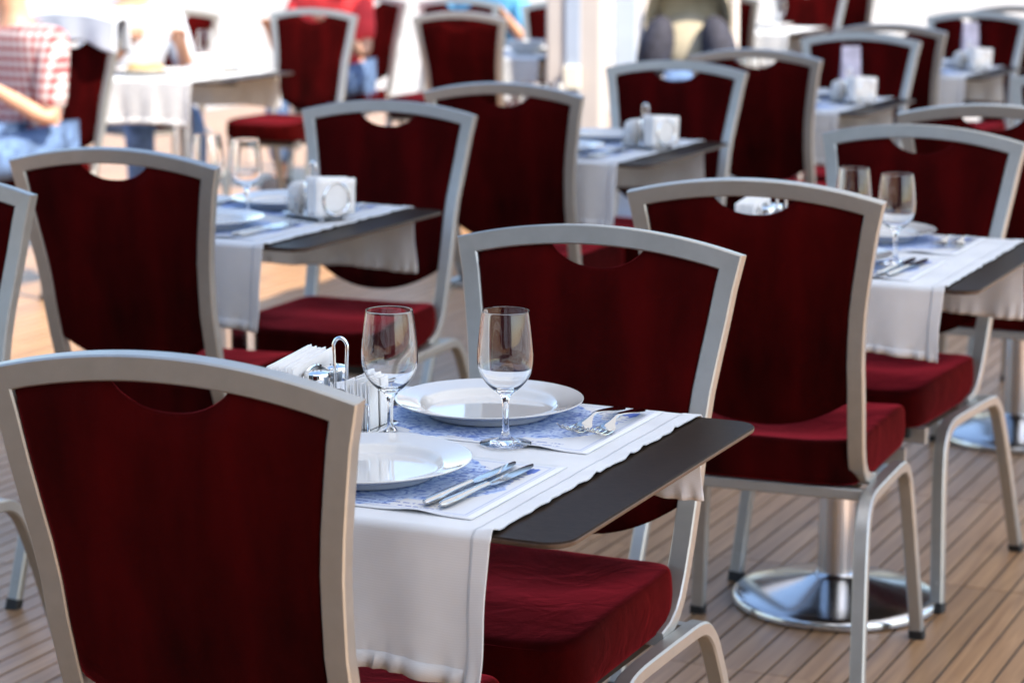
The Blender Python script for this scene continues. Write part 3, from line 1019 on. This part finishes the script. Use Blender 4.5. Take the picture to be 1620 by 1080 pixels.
def make_shaker(kind):
    root = empty(kind + '_shaker', kind, 'shaker')
    link('body', mesh('body', *lathe([(0, .0005), (.0155, .0005), (.0168, .002), (.0168, .046), (.0158, .050), (.0145, .050), (.0150, .046), (.0150, .0045), (0, .0045)], 36), M['shakerglass']), root)
    link('filling', mesh('filling', *lathe([(0, .0050), (.0145, .0050), (.0145, .030), (0, .031)], 28), M['salt' if kind == 'salt' else 'pepper']), root)
    cp = link('cap', mesh('cap', *lathe([(.0172, .0462), (.0178, .047), (.0178, .063), (.0168, .0655), (.010, .0672), (0, .0676)], 40), M['chrome']), root)
    hs = []
    for k in range(6):
        a = 2 * PI * k / 6
        hs.append(xf(lathe([(0, .0002), (.0011, .0002), (.0011, 0)], 8), Matrix.Translation((.006 * math.cos(a), .006 * math.sin(a), .0674))))
    link('hole', mesh('hole', *join(*hs), M['rubber']), cp)
    return root
salt = make_shaker('salt'); pepper = make_shaker('pepper')
def make_sachets():
    root = empty('sachet_bundle', 'sachets', 'sachets')
    rnd = random.Random(9)
    k = 0
    for row in range(2):
        for c in range(7):
            x = .0305 + .0335 * c / 6; y = -.016 + .032 * row
            h = .066 + rnd.uniform(-.006, .006); tl = rnd.uniform(-.05, .05)
            vs, fs = box(-.0013, .0013, -.013, .013, 0, h, .0006)
            mt = Matrix.Translation((x, y + rnd.uniform(-.002, .002), .0135)) @ Matrix.Rotation(rnd.uniform(-.06, .06), 4, 'Z') @ Matrix.Rotation(tl * .6, 4, 'Y')
            link('sachet', mesh('sachet', *xf((vs, fs), mt), M['napkin']), root)
    return root
sachets = make_sachets()
def make_card():
    root = empty('menu_card', 'card', 'menu card')
    for s in (-1, 1):
        p = [Vector((-.035, s * .028, 0.0005)), Vector((.035, s * .028, .0005)), Vector((.035, s * .0012, .20)), Vector((-.035, s * .0012, .20))]
        nn = Vector((0, s * .0012, 0))
        vs = p + [q + nn for q in p]
        link('leaf', mesh('leaf', vs, [(0, 1, 2, 3), (7, 6, 5, 4), (0, 4, 5, 1), (1, 5, 6, 2), (2, 6, 7, 3), (3, 7, 4, 0)], M['card'], False), root)
    return root
card = make_card()

ZT = TH + .0044
ZM = ZT + .0006
protos_used = {}
def put(key, proto, tx, ty, dx, dy, rz, z, label, group):
    o = place(proto, protos_used.get(key, False), (tx + dx, ty + dy, z), rz, label, group)
    protos_used[key] = True
    return o

TABLES = [  # name phrase, centre, caddy (dx, dy, rot) or None, extras
 ('the foremost table', -1.365, 2.650),
 ('the right-hand table', -1.355, 4.565),
 ('the left napkin-ring table', -2.780, 4.500),
 ('the mid wire-caddy table', -2.690, 6.270),
 ('the nearer tall-card table', -2.590, 8.050),
 ('the farther tall-card table', -2.600, 9.900),
 ('the sunlit left table', -5.400, 8.300),
 ('the small bowl table', -4.700, 10.200),
 ('the far pushchair table', -4.300, 12.720),
 ('the table past the right edge', -1.350, 6.270),
 ('the table at the left edge', -5.78, 6.18),
]
TLAB = [
 'dark square table on chrome pedestal, foremost, laid for two with wine glasses in focus',
 'dark square table at right on a round chrome pedestal under the red chair',
 'dark square table at left holding a ringed napkin holder and two blurred glasses',
 'dark square table in mid picture with blurred caddy before a facing red chair',
 'blurred table at upper right with tall lilac card and napkins, nearer of the two',
 'blurred table at far upper right with tall lilac card and napkins, farther of the two',
 'sunlit table at upper left covered with white cloths and a tall wine glass',
 'small sunlit white table beside the pillar with a white bowl on it',
 'far white table at the top edge right of the pushchair',
 'table at right edge of which only the chrome foot shows on the deck',
 'table at left edge in front of the person in the checked shirt',
]
RLAB = [
 'white hemmed runner hanging over the near edge of the foremost table',
 'white runner hanging beside the red seat on the right-hand table',
 'white runner under the ringed napkin holder on the left table',
 'white runner on the mid table with blurred wire caddy',
 'white runner on the nearer tall card table at upper right',
 'white runner on the farther tall card table at upper right',
 'bright white runner on the sunlit table at upper left, denim legs below',
 'bright white runner on the small table with the bowl',
 'white runner on the far table near the pushchair',
 'white runner on the table cut off by the right edge',
 'white runner at left edge before the person in the checked shirt',
]
for k, (nm, tx, ty) in enumerate(TABLES):
    place(table, k > 0, (tx, ty, 0), 0, TLAB[k], 'square pedestal dining tables')
    pr_, us_ = ((runner, False), (runner_short, False), (runner_long, k > 2))[min(k, 2)]
    place(pr_, us_, (tx + (.03 if k == 1 else 0), ty, 0), 0, RLAB[k], 'white table runners')

T = {k: (t[1], t[2]) for k, t in enumerate(TABLES)}
GP, GG, GF, GK, GM = 'white dinner plates', 'wine glasses', 'forks', 'table knives', 'printed placemats'
# placemats
for k in (0, 1, 2, 3, 4, 5):
    nm = TABLES[k][0]
    put('pm', placemat, *T[k], .01, .195, PI * 0, ZT, 'blue and white printed placemat at the far side of %s' % nm, GM)
    put('pm', placemat, *T[k], .015, -.163, 0, ZT, 'blue and white printed placemat at the near side of %s' % nm, GM)
# plates
for k in range(10):
    nm = TABLES[k][0]
    if k in (6, 7, 8): continue
    put('pl', plate, *T[k], .0, .218, 0, ZM, 'white dinner plate at the far side of %s' % nm, GP)
    put('pl', plate, *T[k], .010, -.165, 0, ZM, 'white dinner plate at the near side of %s' % nm, GP)
for k, dx, dy, lab in ((6, -.12, -.1, 'white dinner plate with bread at near side of the sunlit left table'), (6, .05, .2, 'white dinner plate at far side of the sunlit left table'),
                       (7, .12, .12, 'white dinner plate at far side of the table with bowl'), (8, .0, .15, 'white dinner plate on the far table near the pushchair')):
    put('pl', plate, *T[k], dx, dy, 0, ZT + .0006, lab, GP)
# glasses
GLS = {0: [(.100, .058), (-.043, -.001)], 1: [(.140, -.115), (.03, -.045)], 2: [(.020, .0), (-.12, .06)], 3: [(-.18, .05), (-.12, .10)], 4: [(-.22, .02), (-.16, -.05)], 5: [(-.20, .02), (-.14, -.05)], 6: [(.06, .10)], 7: [(.16, .22)], 8: [(-.1, -.05), (.1, 0)]}
POSN = ['right one of the pair', 'left one of the pair']
for k, L in GLS.items():
    for q, (dx, dy) in enumerate(L):
        lab = 'clear wine glass on %s' % TABLES[k][0] if len(L) == 1 else 'clear wine glass on %s, %s' % (TABLES[k][0], POSN[q] if k < 3 or k == 8 else POSN[1 - q])
        put('gl', glass, *T[k], dx, dy, 0, ZT + (.0006), lab, GG)
# cutlery
for k in (0, 1, 2, 3):
    nm = TABLES[k][0]
    a = R(162)
    put('fk', fork, *T[k], .166, .313, R(178), ZM, 'steel fork beside the far plate on %s, inner of two' % nm, GF)
    put('fk', fork, *T[k], .196, .313, R(180), ZM, 'steel fork beside the far plate on %s, outer of two' % nm, GF)
    put('kn', knife, *T[k], .150, -.279, R(-3), ZM, 'steel table knife right of the near plate on %s, inner one' % nm, GK)
    put('kn', knife, *T[k], .172, -.281, R(-4), ZM, 'steel table knife right of the near plate on %s, outer one' % nm, GK)
    put('kn', knife, *T[k], -.150, .262, R(176), ZM, 'steel table knife at the far plate on %s, inner one' % nm, GK)
    put('kn', knife, *T[k], -.172, .262, R(178), ZM, 'steel table knife at the far plate on %s, outer one' % nm, GK)
# caddies with their contents
CAD = {0: (-.143, .034, 0), 1: (-.15, .02, 0), 2: (.165, .062, R(158)), 3: (.20, .05, R(158)), 4: (.20, .02, R(152)), 5: (.20, .0, R(152)), 6: (.18, -.02, R(90))}
for k, (dx, dy, rz) in CAD.items():
    nm = TABLES[k][0]
    X, Y = T[k]
    def loc(px, py):
        return dx + px * math.cos(rz) - py * math.sin(rz), dy + px * math.sin(rz) + py * math.cos(rz)
    if k != 6:
        put('cd', caddy, X, Y, dx, dy, rz, ZT, 'chrome wire caddy with loop handle on %s' % nm, 'cruet caddies')
    put('np', napkins, X, Y, *loc(-.0575, 0), rz, ZT + (.0004 if k != 6 else -.012), 'stack of folded white paper napkins standing on %s' % nm, 'napkin stacks')
    if k == 6: continue
    put('sa', salt, X, Y, *loc(-.018, -.024), rz, ZT + .0200, 'glass salt shaker with chrome cap in caddy on %s' % nm, 'salt shakers')
    put('pe', pepper, X, Y, *loc(-.018, .024), rz, ZT + .0200, 'glass pepper shaker with chrome cap in caddy on %s' % nm, 'pepper shakers')
    put('sc', sachets, X, Y, *loc(0, 0), rz, ZT, 'bundle of white paper sachets in caddy on %s' % nm, 'sachet bundles')
# napkins stand at their own centre: shift their leaves so that the stack is centred on its root
for k in (4, 5):
    put('ca', card, *T[k], .17, .12, R(35), ZT + .0006, 'tall lilac folded card standing on %s' % TABLES[k][0], 'menu cards')
# bowl, bread
pr = [(0, .004), (.045, .004), (.075, .03), (.092, .062), (.096, .064), (.094, .058), (.078, .026), (.05, .0005), (0, .0005)]
o = link('serving_bowl', mesh('serving_bowl', *lathe(pr, 48), M['porcelain']), None, (-4.62, 10.12, ZT + .0006)); tag(o, 'white serving bowl on the small sunlit table beside the pillar', 'bowl')
bs = []
rb = random.Random(2)
for q, (px, py) in enumerate(((-.05, 0), (.02, .05), (.035, -.04))):
    prof = [(0, 0), (.030, .004), (.036, .016), (.028, .032), (.012, .038), (0, .039)]
    v, f = lathe(prof, 20)
    mt = Matrix.Translation((-5.52 + px, 8.20 + py, ZT + .0085)) @ Matrix.Rotation(rb.uniform(0, 3), 4, 'Z') @ Matrix.Diagonal((1.25, .85, 1, 1))
    o = link('bread_roll', mesh('bread_roll', *xf((v, f), mt), M['bread']))
    tag(o, ('small crusty bread roll, leftmost on the plate of the sunlit left table', 'small crusty bread roll, farthest on the plate of the sunlit left table', 'small crusty bread roll, rightmost on the plate of the sunlit left table')[q], 'bread roll', 'bread rolls')

# ------------------------------------------------------------------ pillar and post behind
pil = empty('pillar', 'broad white painted pillar rising between the blurred tables', 'pillar', (-4.26, 9.92, 0), R(12))
v = [box(-.13, .13, -.11, .11, .10, 3.0, .012)]
link('shaft', mesh('shaft', *v[0], M['whitepaint'], False), pil)
link('plinth', mesh('plinth', *box(-.16, .16, -.14, .14, 0, .0995, .008), M['whitepaint'], False), pil)
link('fillet', mesh('fillet', *box(-.035, .035, -.124, -.1105, .12, 2.9, .003), M['bluepaint'], False), pil)
link('switch_box', mesh('switch_box', *box(-.04, .04, -.15, -.1245, .62, .73, .006), M['cream'], False), pil)
bp = empty('steel_post', 'blue grey square post just right of the white pillar', 'post', (-4.10, 10.12, 0), R(20))
link('shaft', mesh('shaft', *box(-.05, .05, -.05, .05, .012, 3.0, .006), M['bluepaint'], False), bp)
link('foot_plate', mesh('foot_plate', *box(-.09, .09, -.09, .09, 0, .0115, .003), M['bluepaint'], False), bp)

# ------------------------------------------------------------------ pushchair
pc = empty('pushchair', 'beige padded pushchair with charcoal basket beyond the pillar', 'pushchair', (-4.29, 11.46, 0), R(198))
for sx in (-1, 1):
    link('side_tube', mesh('side_tube', *tube(smooth_path([(sx * .24, .38, .14), (sx * .25, .16, .42), (sx * .25, -.10, .70), (sx * .24, -.34, 1.02)], 5), .02, 10), M['whitepaint']), pc)
    link('rear_tube', mesh('rear_tube', *tube([(sx * .25, .05, .55), (sx * .26, -.34, .12)], .013, 10), M['chrome']), pc)
    for (y, r) in ((.40, .095), (-.36, .12)):
        tp = [(sx * .29, y + (r - .02) * math.cos(2 * PI * k / 28), r + (r - .02) * math.sin(2 * PI * k / 28)) for k in range(29)]
        wh = link('wheel', mesh('wheel', *tube(tp, .02, 10, False), M['rubber']), pc)
        link('hub', mesh('hub', *xf(lathe([(0, -.012), (r * .6, -.008), (r * .6, .008), (0, .012)], 20), Matrix.Translation((sx * .29, y, r)) @ Matrix.Rotation(PI / 2, 4, 'Y')), M['chrome']), wh)
link('push_bar', mesh('push_bar', *tube(smooth_path([(-.24, -.34, 1.02), (-.2, -.40, 1.06), (0, -.42, 1.07), (.2, -.40, 1.06), (.24, -.34, 1.02)], 5), .016, 10), M['darkfabric']), pc)
def pad(pts, hw, th, mat, name, parent):
    P = smooth_path(pts, 5); rings = []
    for i, p in enumerate(P):
        t = (P[min(i + 1, len(P) - 1)] - P[max(i - 1, 0)]).normalized(); nn = Vector((0, -t.z, t.y))
        ring = []
        for k in range(16):
            a = 2 * PI * k / 16
            cx, sx_ = math.cos(a), math.sin(a)
            ring.append(p + Vector((math.copysign(abs(cx) ** .6, cx) * hw, 0, 0)) + nn * (math.copysign(abs(sx_) ** .7, sx_) * th))
        rings.append(ring)
    return link(name, mesh(name, *rings_mesh(rings), mat), parent)
pad([(0, .30, .48), (0, .10, .46), (0, -.02, .50)], .19, .04, M['beige'], 'seat', pc)
el = lathe([(math.sin(PI * k / 12), -math.cos(PI * k / 12)) for k in range(13)], 28)
link('backrest', mesh('backrest', *xf(el, Matrix.Translation((0, -.10, .74)) @ Matrix.Rotation(R(14), 4, 'X') @ Matrix.Diagonal((.165, .07, .16, 1))), M['creampad']), pc)
for sx in (-1, 1):
    el = lathe([(math.sin(PI * k / 12), -math.cos(PI * k / 12)) for k in range(13)], 24)
    link('side_wing', mesh('side_wing', *xf(el, Matrix.Translation((sx * .17, -.02, .70)) @ Matrix.Rotation(R(-14 * sx), 4, 'Y') @ Matrix.Diagonal((.095, .13, .19, 1))), M['darkfabric']), pc)
vs, fs = [], []
for i in range(13):
    a = R(-10 + 120 * i / 12)
    for k in range(17):
        b = PI * k / 16
        r = .30
        vs.append((-.235 * math.cos(b), -.16 - .30 * math.cos(a) * math.sin(b) * .9 + .10, .78 + .32 * math.sin(a) * math.sin(b) ** .6))
for i in range(12):
    for k in range(16):
        a = i * 17 + k; fs.append((a, a + 1, a + 18, a + 17))
pad([(0, -.17, .84), (0, -.20, .90), (0, -.22, .96)], .16, .04, M['beige'], 'headrest', pc)
pad([(0, .20, .52), (0, .06, .56), (0, -.02, .60)], .12, .05, M['denim'], 'footmuff', pc)
hd = link('hood', mesh('hood', vs, fs, M['creampad']), pc); hd.modifiers.new('thick', 'SOLIDIFY').thickness = .008
pad([(0, .2, .22), (0, -.05, .22), (0, -.28, .24)], .2, .05, M['darkfabric'], 'basket', pc)

# ------------------------------------------------------------------ people
DG = None
def skin_body(name, verts, edges, radii, mat, parent=None, sub=2, root=0):
    me = bpy.data.meshes.new(name)
    me.from_pydata([tuple(v) for v in verts], edges, [])
    o = bpy.data.objects.new(name, me); C.objects.link(o)
    m = o.modifiers.new('skin', 'SKIN'); m.use_smooth_shade = True
    if not me.skin_vertices: bpy.context.view_layer.update()
    for i, sv in enumerate(me.skin_vertices[0].data):
        r = radii[i]; sv.radius = r if isinstance(r, tuple) else (r, r); sv.use_root = (i == root)
    s = o.modifiers.new('sub', 'SUBSURF'); s.levels = sub; s.render_levels = sub
    dg = bpy.context.evaluated_depsgraph_get()
    bm_ = bpy.data.meshes.new_from_object(o.evaluated_get(dg))
    bm_.materials.clear(); bm_.materials.append(mat)
    for p in bm_.polygons: p.use_smooth = True
    bpy.data.objects.remove(o)
    ob = link(name, bm_, parent)
    return ob

def person(loc, rz, label, shirt, trousers, hands, hair_col, seat_z=.475, sleeve=0.35, lean=.06, skirt=False):
    """seated figure, faces local +Y, hips at origin; hands: [(x,y,z),(x,y,z)] left, right"""
    root = empty('person', label, 'person', loc, rz)
    hz = seat_z + .085
    V = [(0, 0, hz)]; Rr = [(.125, .10)]; E = []
    def add(p, r, par):
        V.append(p); Rr.append(r); E.append((par, len(V) - 1)); return len(V) - 1
    w1 = add((0, .0 + lean * .3, hz + .16), (.12, .085), 0)
    ch = add((0, lean, hz + .34), (.145, .095), w1)
    nb = add((0, lean * 1.2, hz + .455), (.075, .065), ch)
    nk = add((0, lean * 1.3 + .01, hz + .525), .052, nb)
    hd1 = add((0, lean * 1.35 + .025, hz + .60), (.062, .075), nk)
    hd2 = add((0, lean * 1.35 + .02, hz + .68), (.073, .092), hd1)
    hd3 = add((0, lean * 1.35 + .015, hz + .745), (.058, .070), hd2)
    knees, elbows, shs, wr = [], [], [], []
    for s, sx in ((0, -1), (1, 1)):
        hip = add((sx * .095, .03, hz - .01), .085, 0)
        kn = add((sx * .12, .44, seat_z + .05), .062, hip)
        cf = add((sx * .12, .46, seat_z - .12), .054, kn)
        an = add((sx * .12, .42, .085), .036, cf)
        add((sx * .125, .47, .042), .036, an); add((sx * .13, .57, .032), .030, len(V) - 1)
        sh = add((sx * .185, lean, hz + .405), .058, ch)
        h = Vector(hands[s]); a = Vector((sx * .185, lean, hz + .405))
        mid = (a + h) / 2
        dist = (h - a).length; up = .29; lo = .26
        bend = math.sqrt(max(.0, ((up + lo) / 2) ** 2 - (dist / 2) ** 2))
        el = mid + Vector((sx * .35, -.25, -1)).normalized() * bend
        e = add(tuple(el), .040, sh)
        wv = h - (h - el).normalized() * .0
        wi = add(tuple(wv), .027, e)
        dv = (h - el).normalized()
        pm = h + dv * .055
        pi_ = add(tuple(pm), (.034, .016), wi)
        side = dv.cross(Vector((0, 0, 1)))
        side = side.normalized() if side.length > .1 else Vector((1, 0, 0))
        for q, ln in enumerate((.062, .072, .068, .054)):
            b0 = pm + side * ((q - 1.5) * .018) + dv * .018
            f1 = add(tuple(b0), .0105, pi_)
            f2 = add(tuple(b0 + dv * ln * .5 + Vector((0, 0, -.006))), .0090, f1)
            add(tuple(b0 + dv * ln * .9 + Vector((0, 0, -.022))), .0075, f2)
        t1 = add(tuple(h + dv * .025 - side * sx * .030), .0115, wi)
        add(tuple(h + dv * .06 - side * sx * .045 + Vector((0, 0, -.012))), .0095, t1)
        knees.append(kn); elbows.append(el); shs.append(a); wr.append(h)
    body = skin_body('body', V, E, Rr, M['skin'], root, 2)
    # face: nose, ears, eyes, mouth; hair cap
    hc = Vector((0, lean * 1.35 + .02, hz + .675))
    nose = tube([hc + Vector((0, .088, .018)), hc + Vector((0, .104, -.010)), hc + Vector((0, .090, -.022))], [.006, .012, .008], 10)
    ears = []
    for sx in (-1, 1):
        ears.append(xf(lathe([(0, -.006), (.018, -.004), (.022, .004), (.012, .007), (0, .004)], 16), Matrix.Translation(hc + Vector((sx * .074, -.004, -.004))) @ Matrix.Rotation(PI / 2 * sx, 4, 'Y') @ Matrix.Diagonal((1.3, .8, 1, 1))))
    link('nose', mesh('nose', *nose, M['skin']), root)
    for e_ in ears: link('ear', mesh('ear', *e_, M['skin']), root)
    for sx in (-1, 1):
        link('eye', mesh('eye', *xf(lathe([(0, .006), (.006, .0035), (.0085, 0), (0, -.004)], 14), Matrix.Translation(hc + Vector((sx * .030, .082, .016))) @ Matrix.Rotation(-PI / 2, 4, 'X')), M['hair']), root)
    link('mouth', mesh('mouth', *tube([hc + Vector((-.022, .080, -.048)), hc + Vector((0, .089, -.046)), hc + Vector((.022, .080, -.048))], [.002, .0045, .002], 8), M['redshirt']), root)
    bmh = bmesh.new(); bmesh.ops.create_icosphere(bmh, subdivisions=4, radius=1)
    rnd = random.Random(4)
    dl = [v for v in bmh.verts if (v.co.y > .35 and v.co.z < .45) or v.co.z < -.55]
    bmesh.ops.delete(bmh, geom=dl, context='VERTS')
    for v in bmh.verts:
        k = 1 + .04 * math.sin(v.co.x * 17 + v.co.z * 9) * math.sin(v.co.y * 15)
        v.co = Vector((v.co.x * .083 * k, v.co.y * .103 * k - .004, v.co.z * .098 * k + .028)) + hc
    hm = bpy.data.meshes.new('hair'); bmh.to_mesh(hm); bmh.free(); hm.materials.append(hair_col)
    for p in hm.polygons: p.use_smooth = True
    link('hair', hm, root).modifiers.new('thick', 'SOLIDIFY').thickness = .01
    # shirt: torso plus sleeves
    V, Rr, E = [(0, 0, hz - .02)], [(.150, .122)], []
    w1 = add((0, lean * .3, hz + .16), (.148, .108), 0)
    ch = add((0, lean, hz + .34), (.165, .115), w1)
    c1_ = add((0, lean * 1.15, hz + .435), (.105, .090), ch); add((0, lean * 1.22, hz + .475), (.080, .072), c1_)
    for s, sx in ((0, -1), (1, 1)):
        sh = add((sx * .188, lean, hz + .405), .073, ch)
        a, el, h = shs[s], elbows[s], wr[s]
        if sleeve <= .5:
            add(tuple(a + (el - a) * (sleeve * 2)), .060, sh)
        else:
            e = add(tuple(el), .053, sh)
            add(tuple(el + (h - el) * ((sleeve - .5) * 2)), .042, e)
    skin_body('shirt', V, E, Rr, shirt, root, 2)
    V, Rr, E = [(0, -.005, hz - .005)], [(.142, .112)], []
    for s, sx in ((0, -1), (1, 1)):
        hip = add((sx * .098, .04, hz - .008), .096, 0)
        mid = add((sx * .112, .24, seat_z + .064), .086, hip)
        kn = add((sx * .12, .445, seat_z + .05), .074, mid)
        if not skirt:
            cf = add((sx * .12, .455, seat_z - .14), .066, kn)
            add((sx * .12, .425, .12), .056, cf)
    skin_body('trousers' if not skirt else 'skirt', V, E, Rr, trousers, root, 2)
    for sx in (-1, 1):
        link('shoe', mesh('shoe', *xf(lathe([(0, .001), (.046, .001), (.050, .02), (.042, .055), (.020, .075), (0, .078)], 20), Matrix.Translation((sx * .127, .50, 0)) @ Matrix.Diagonal((1, 2.3, 1, 1))), M['darktrousers']), root)
    return root

person((-5.33, 7.14, 0), PI - R(10), 'person in a red and white checked shirt and jeans at the left edge', M['plaid'], M['denim'],
       [(-.14, .30, .80), (.14, .30, .78)], M['hair'], sleeve=.45, lean=.05)
person((-6.02, 8.80, 0), R(-125), 'person in a white shirt and jeans sitting beyond the sunlit left table', M['whiteshirt'], M['denim'],
       [(-.12, .36, .86), (.13, .30, .84)], M['hair'], sleeve=.45, lean=.10)
person((-5.98, 10.72, 0), PI, 'person in a red top behind the empty sunlit chair', M['redshirt'], M['denim'],
       [(-.14, .33, .84), (.22, .34, .82)], M['hair'], sleeve=.4, lean=.08)
person((-5.62, 11.85, 0), R(180), 'person in a sky blue shirt at the top edge behind the far chairs', M['blueshirt'], M['darktrousers'],
       [(-.2, .25, .85), (.2, .25, .85)], M['hair'], sleeve=.4, lean=.05)

# jacket draped over the chair back of the checked-shirt person
vs, fs = [], []
nx, nv = 28, 26
cxx, cyy, a = -5.36, 7.46, PI - R(6)
for j in range(nv + 1):
    s = -1 + 2 * j / nv
    for i in range(nx + 1):
        u = -1 + 2 * i / nx
        x = u * .262
        top = 1.035 + ARCH * (1 - u * u)
        drop = max(0, abs(s) - .12) * .13
        yy = math.copysign(min(abs(s) / .12, 1) * .036, s) + math.copysign(drop * .12, s) + .008 * math.sin(u * 9 + 2) * abs(s)
        zz = top - drop * (1 + .1 * math.sin(u * 5)) - .012 * min(abs(s) / .12, 1)
        p = Matrix.Rotation(a, 4, 'Z') @ Vector((x, yy, zz))
        vs.append((p.x + cxx, p.y + cyy, p.z))
for j in range(nv):
    for i in range(nx):
        q = j * (nx + 1) + i; fs.append((q, q + 1, q + nx + 2, q + nx + 1))
jk = link('jacket', mesh('jacket', vs, fs, M['whiteshirt'])); jk.modifiers.new('thick', 'SOLIDIFY').thickness = .006
tag(jk, 'white jacket draped over the top of a sunlit red chair', 'jacket')
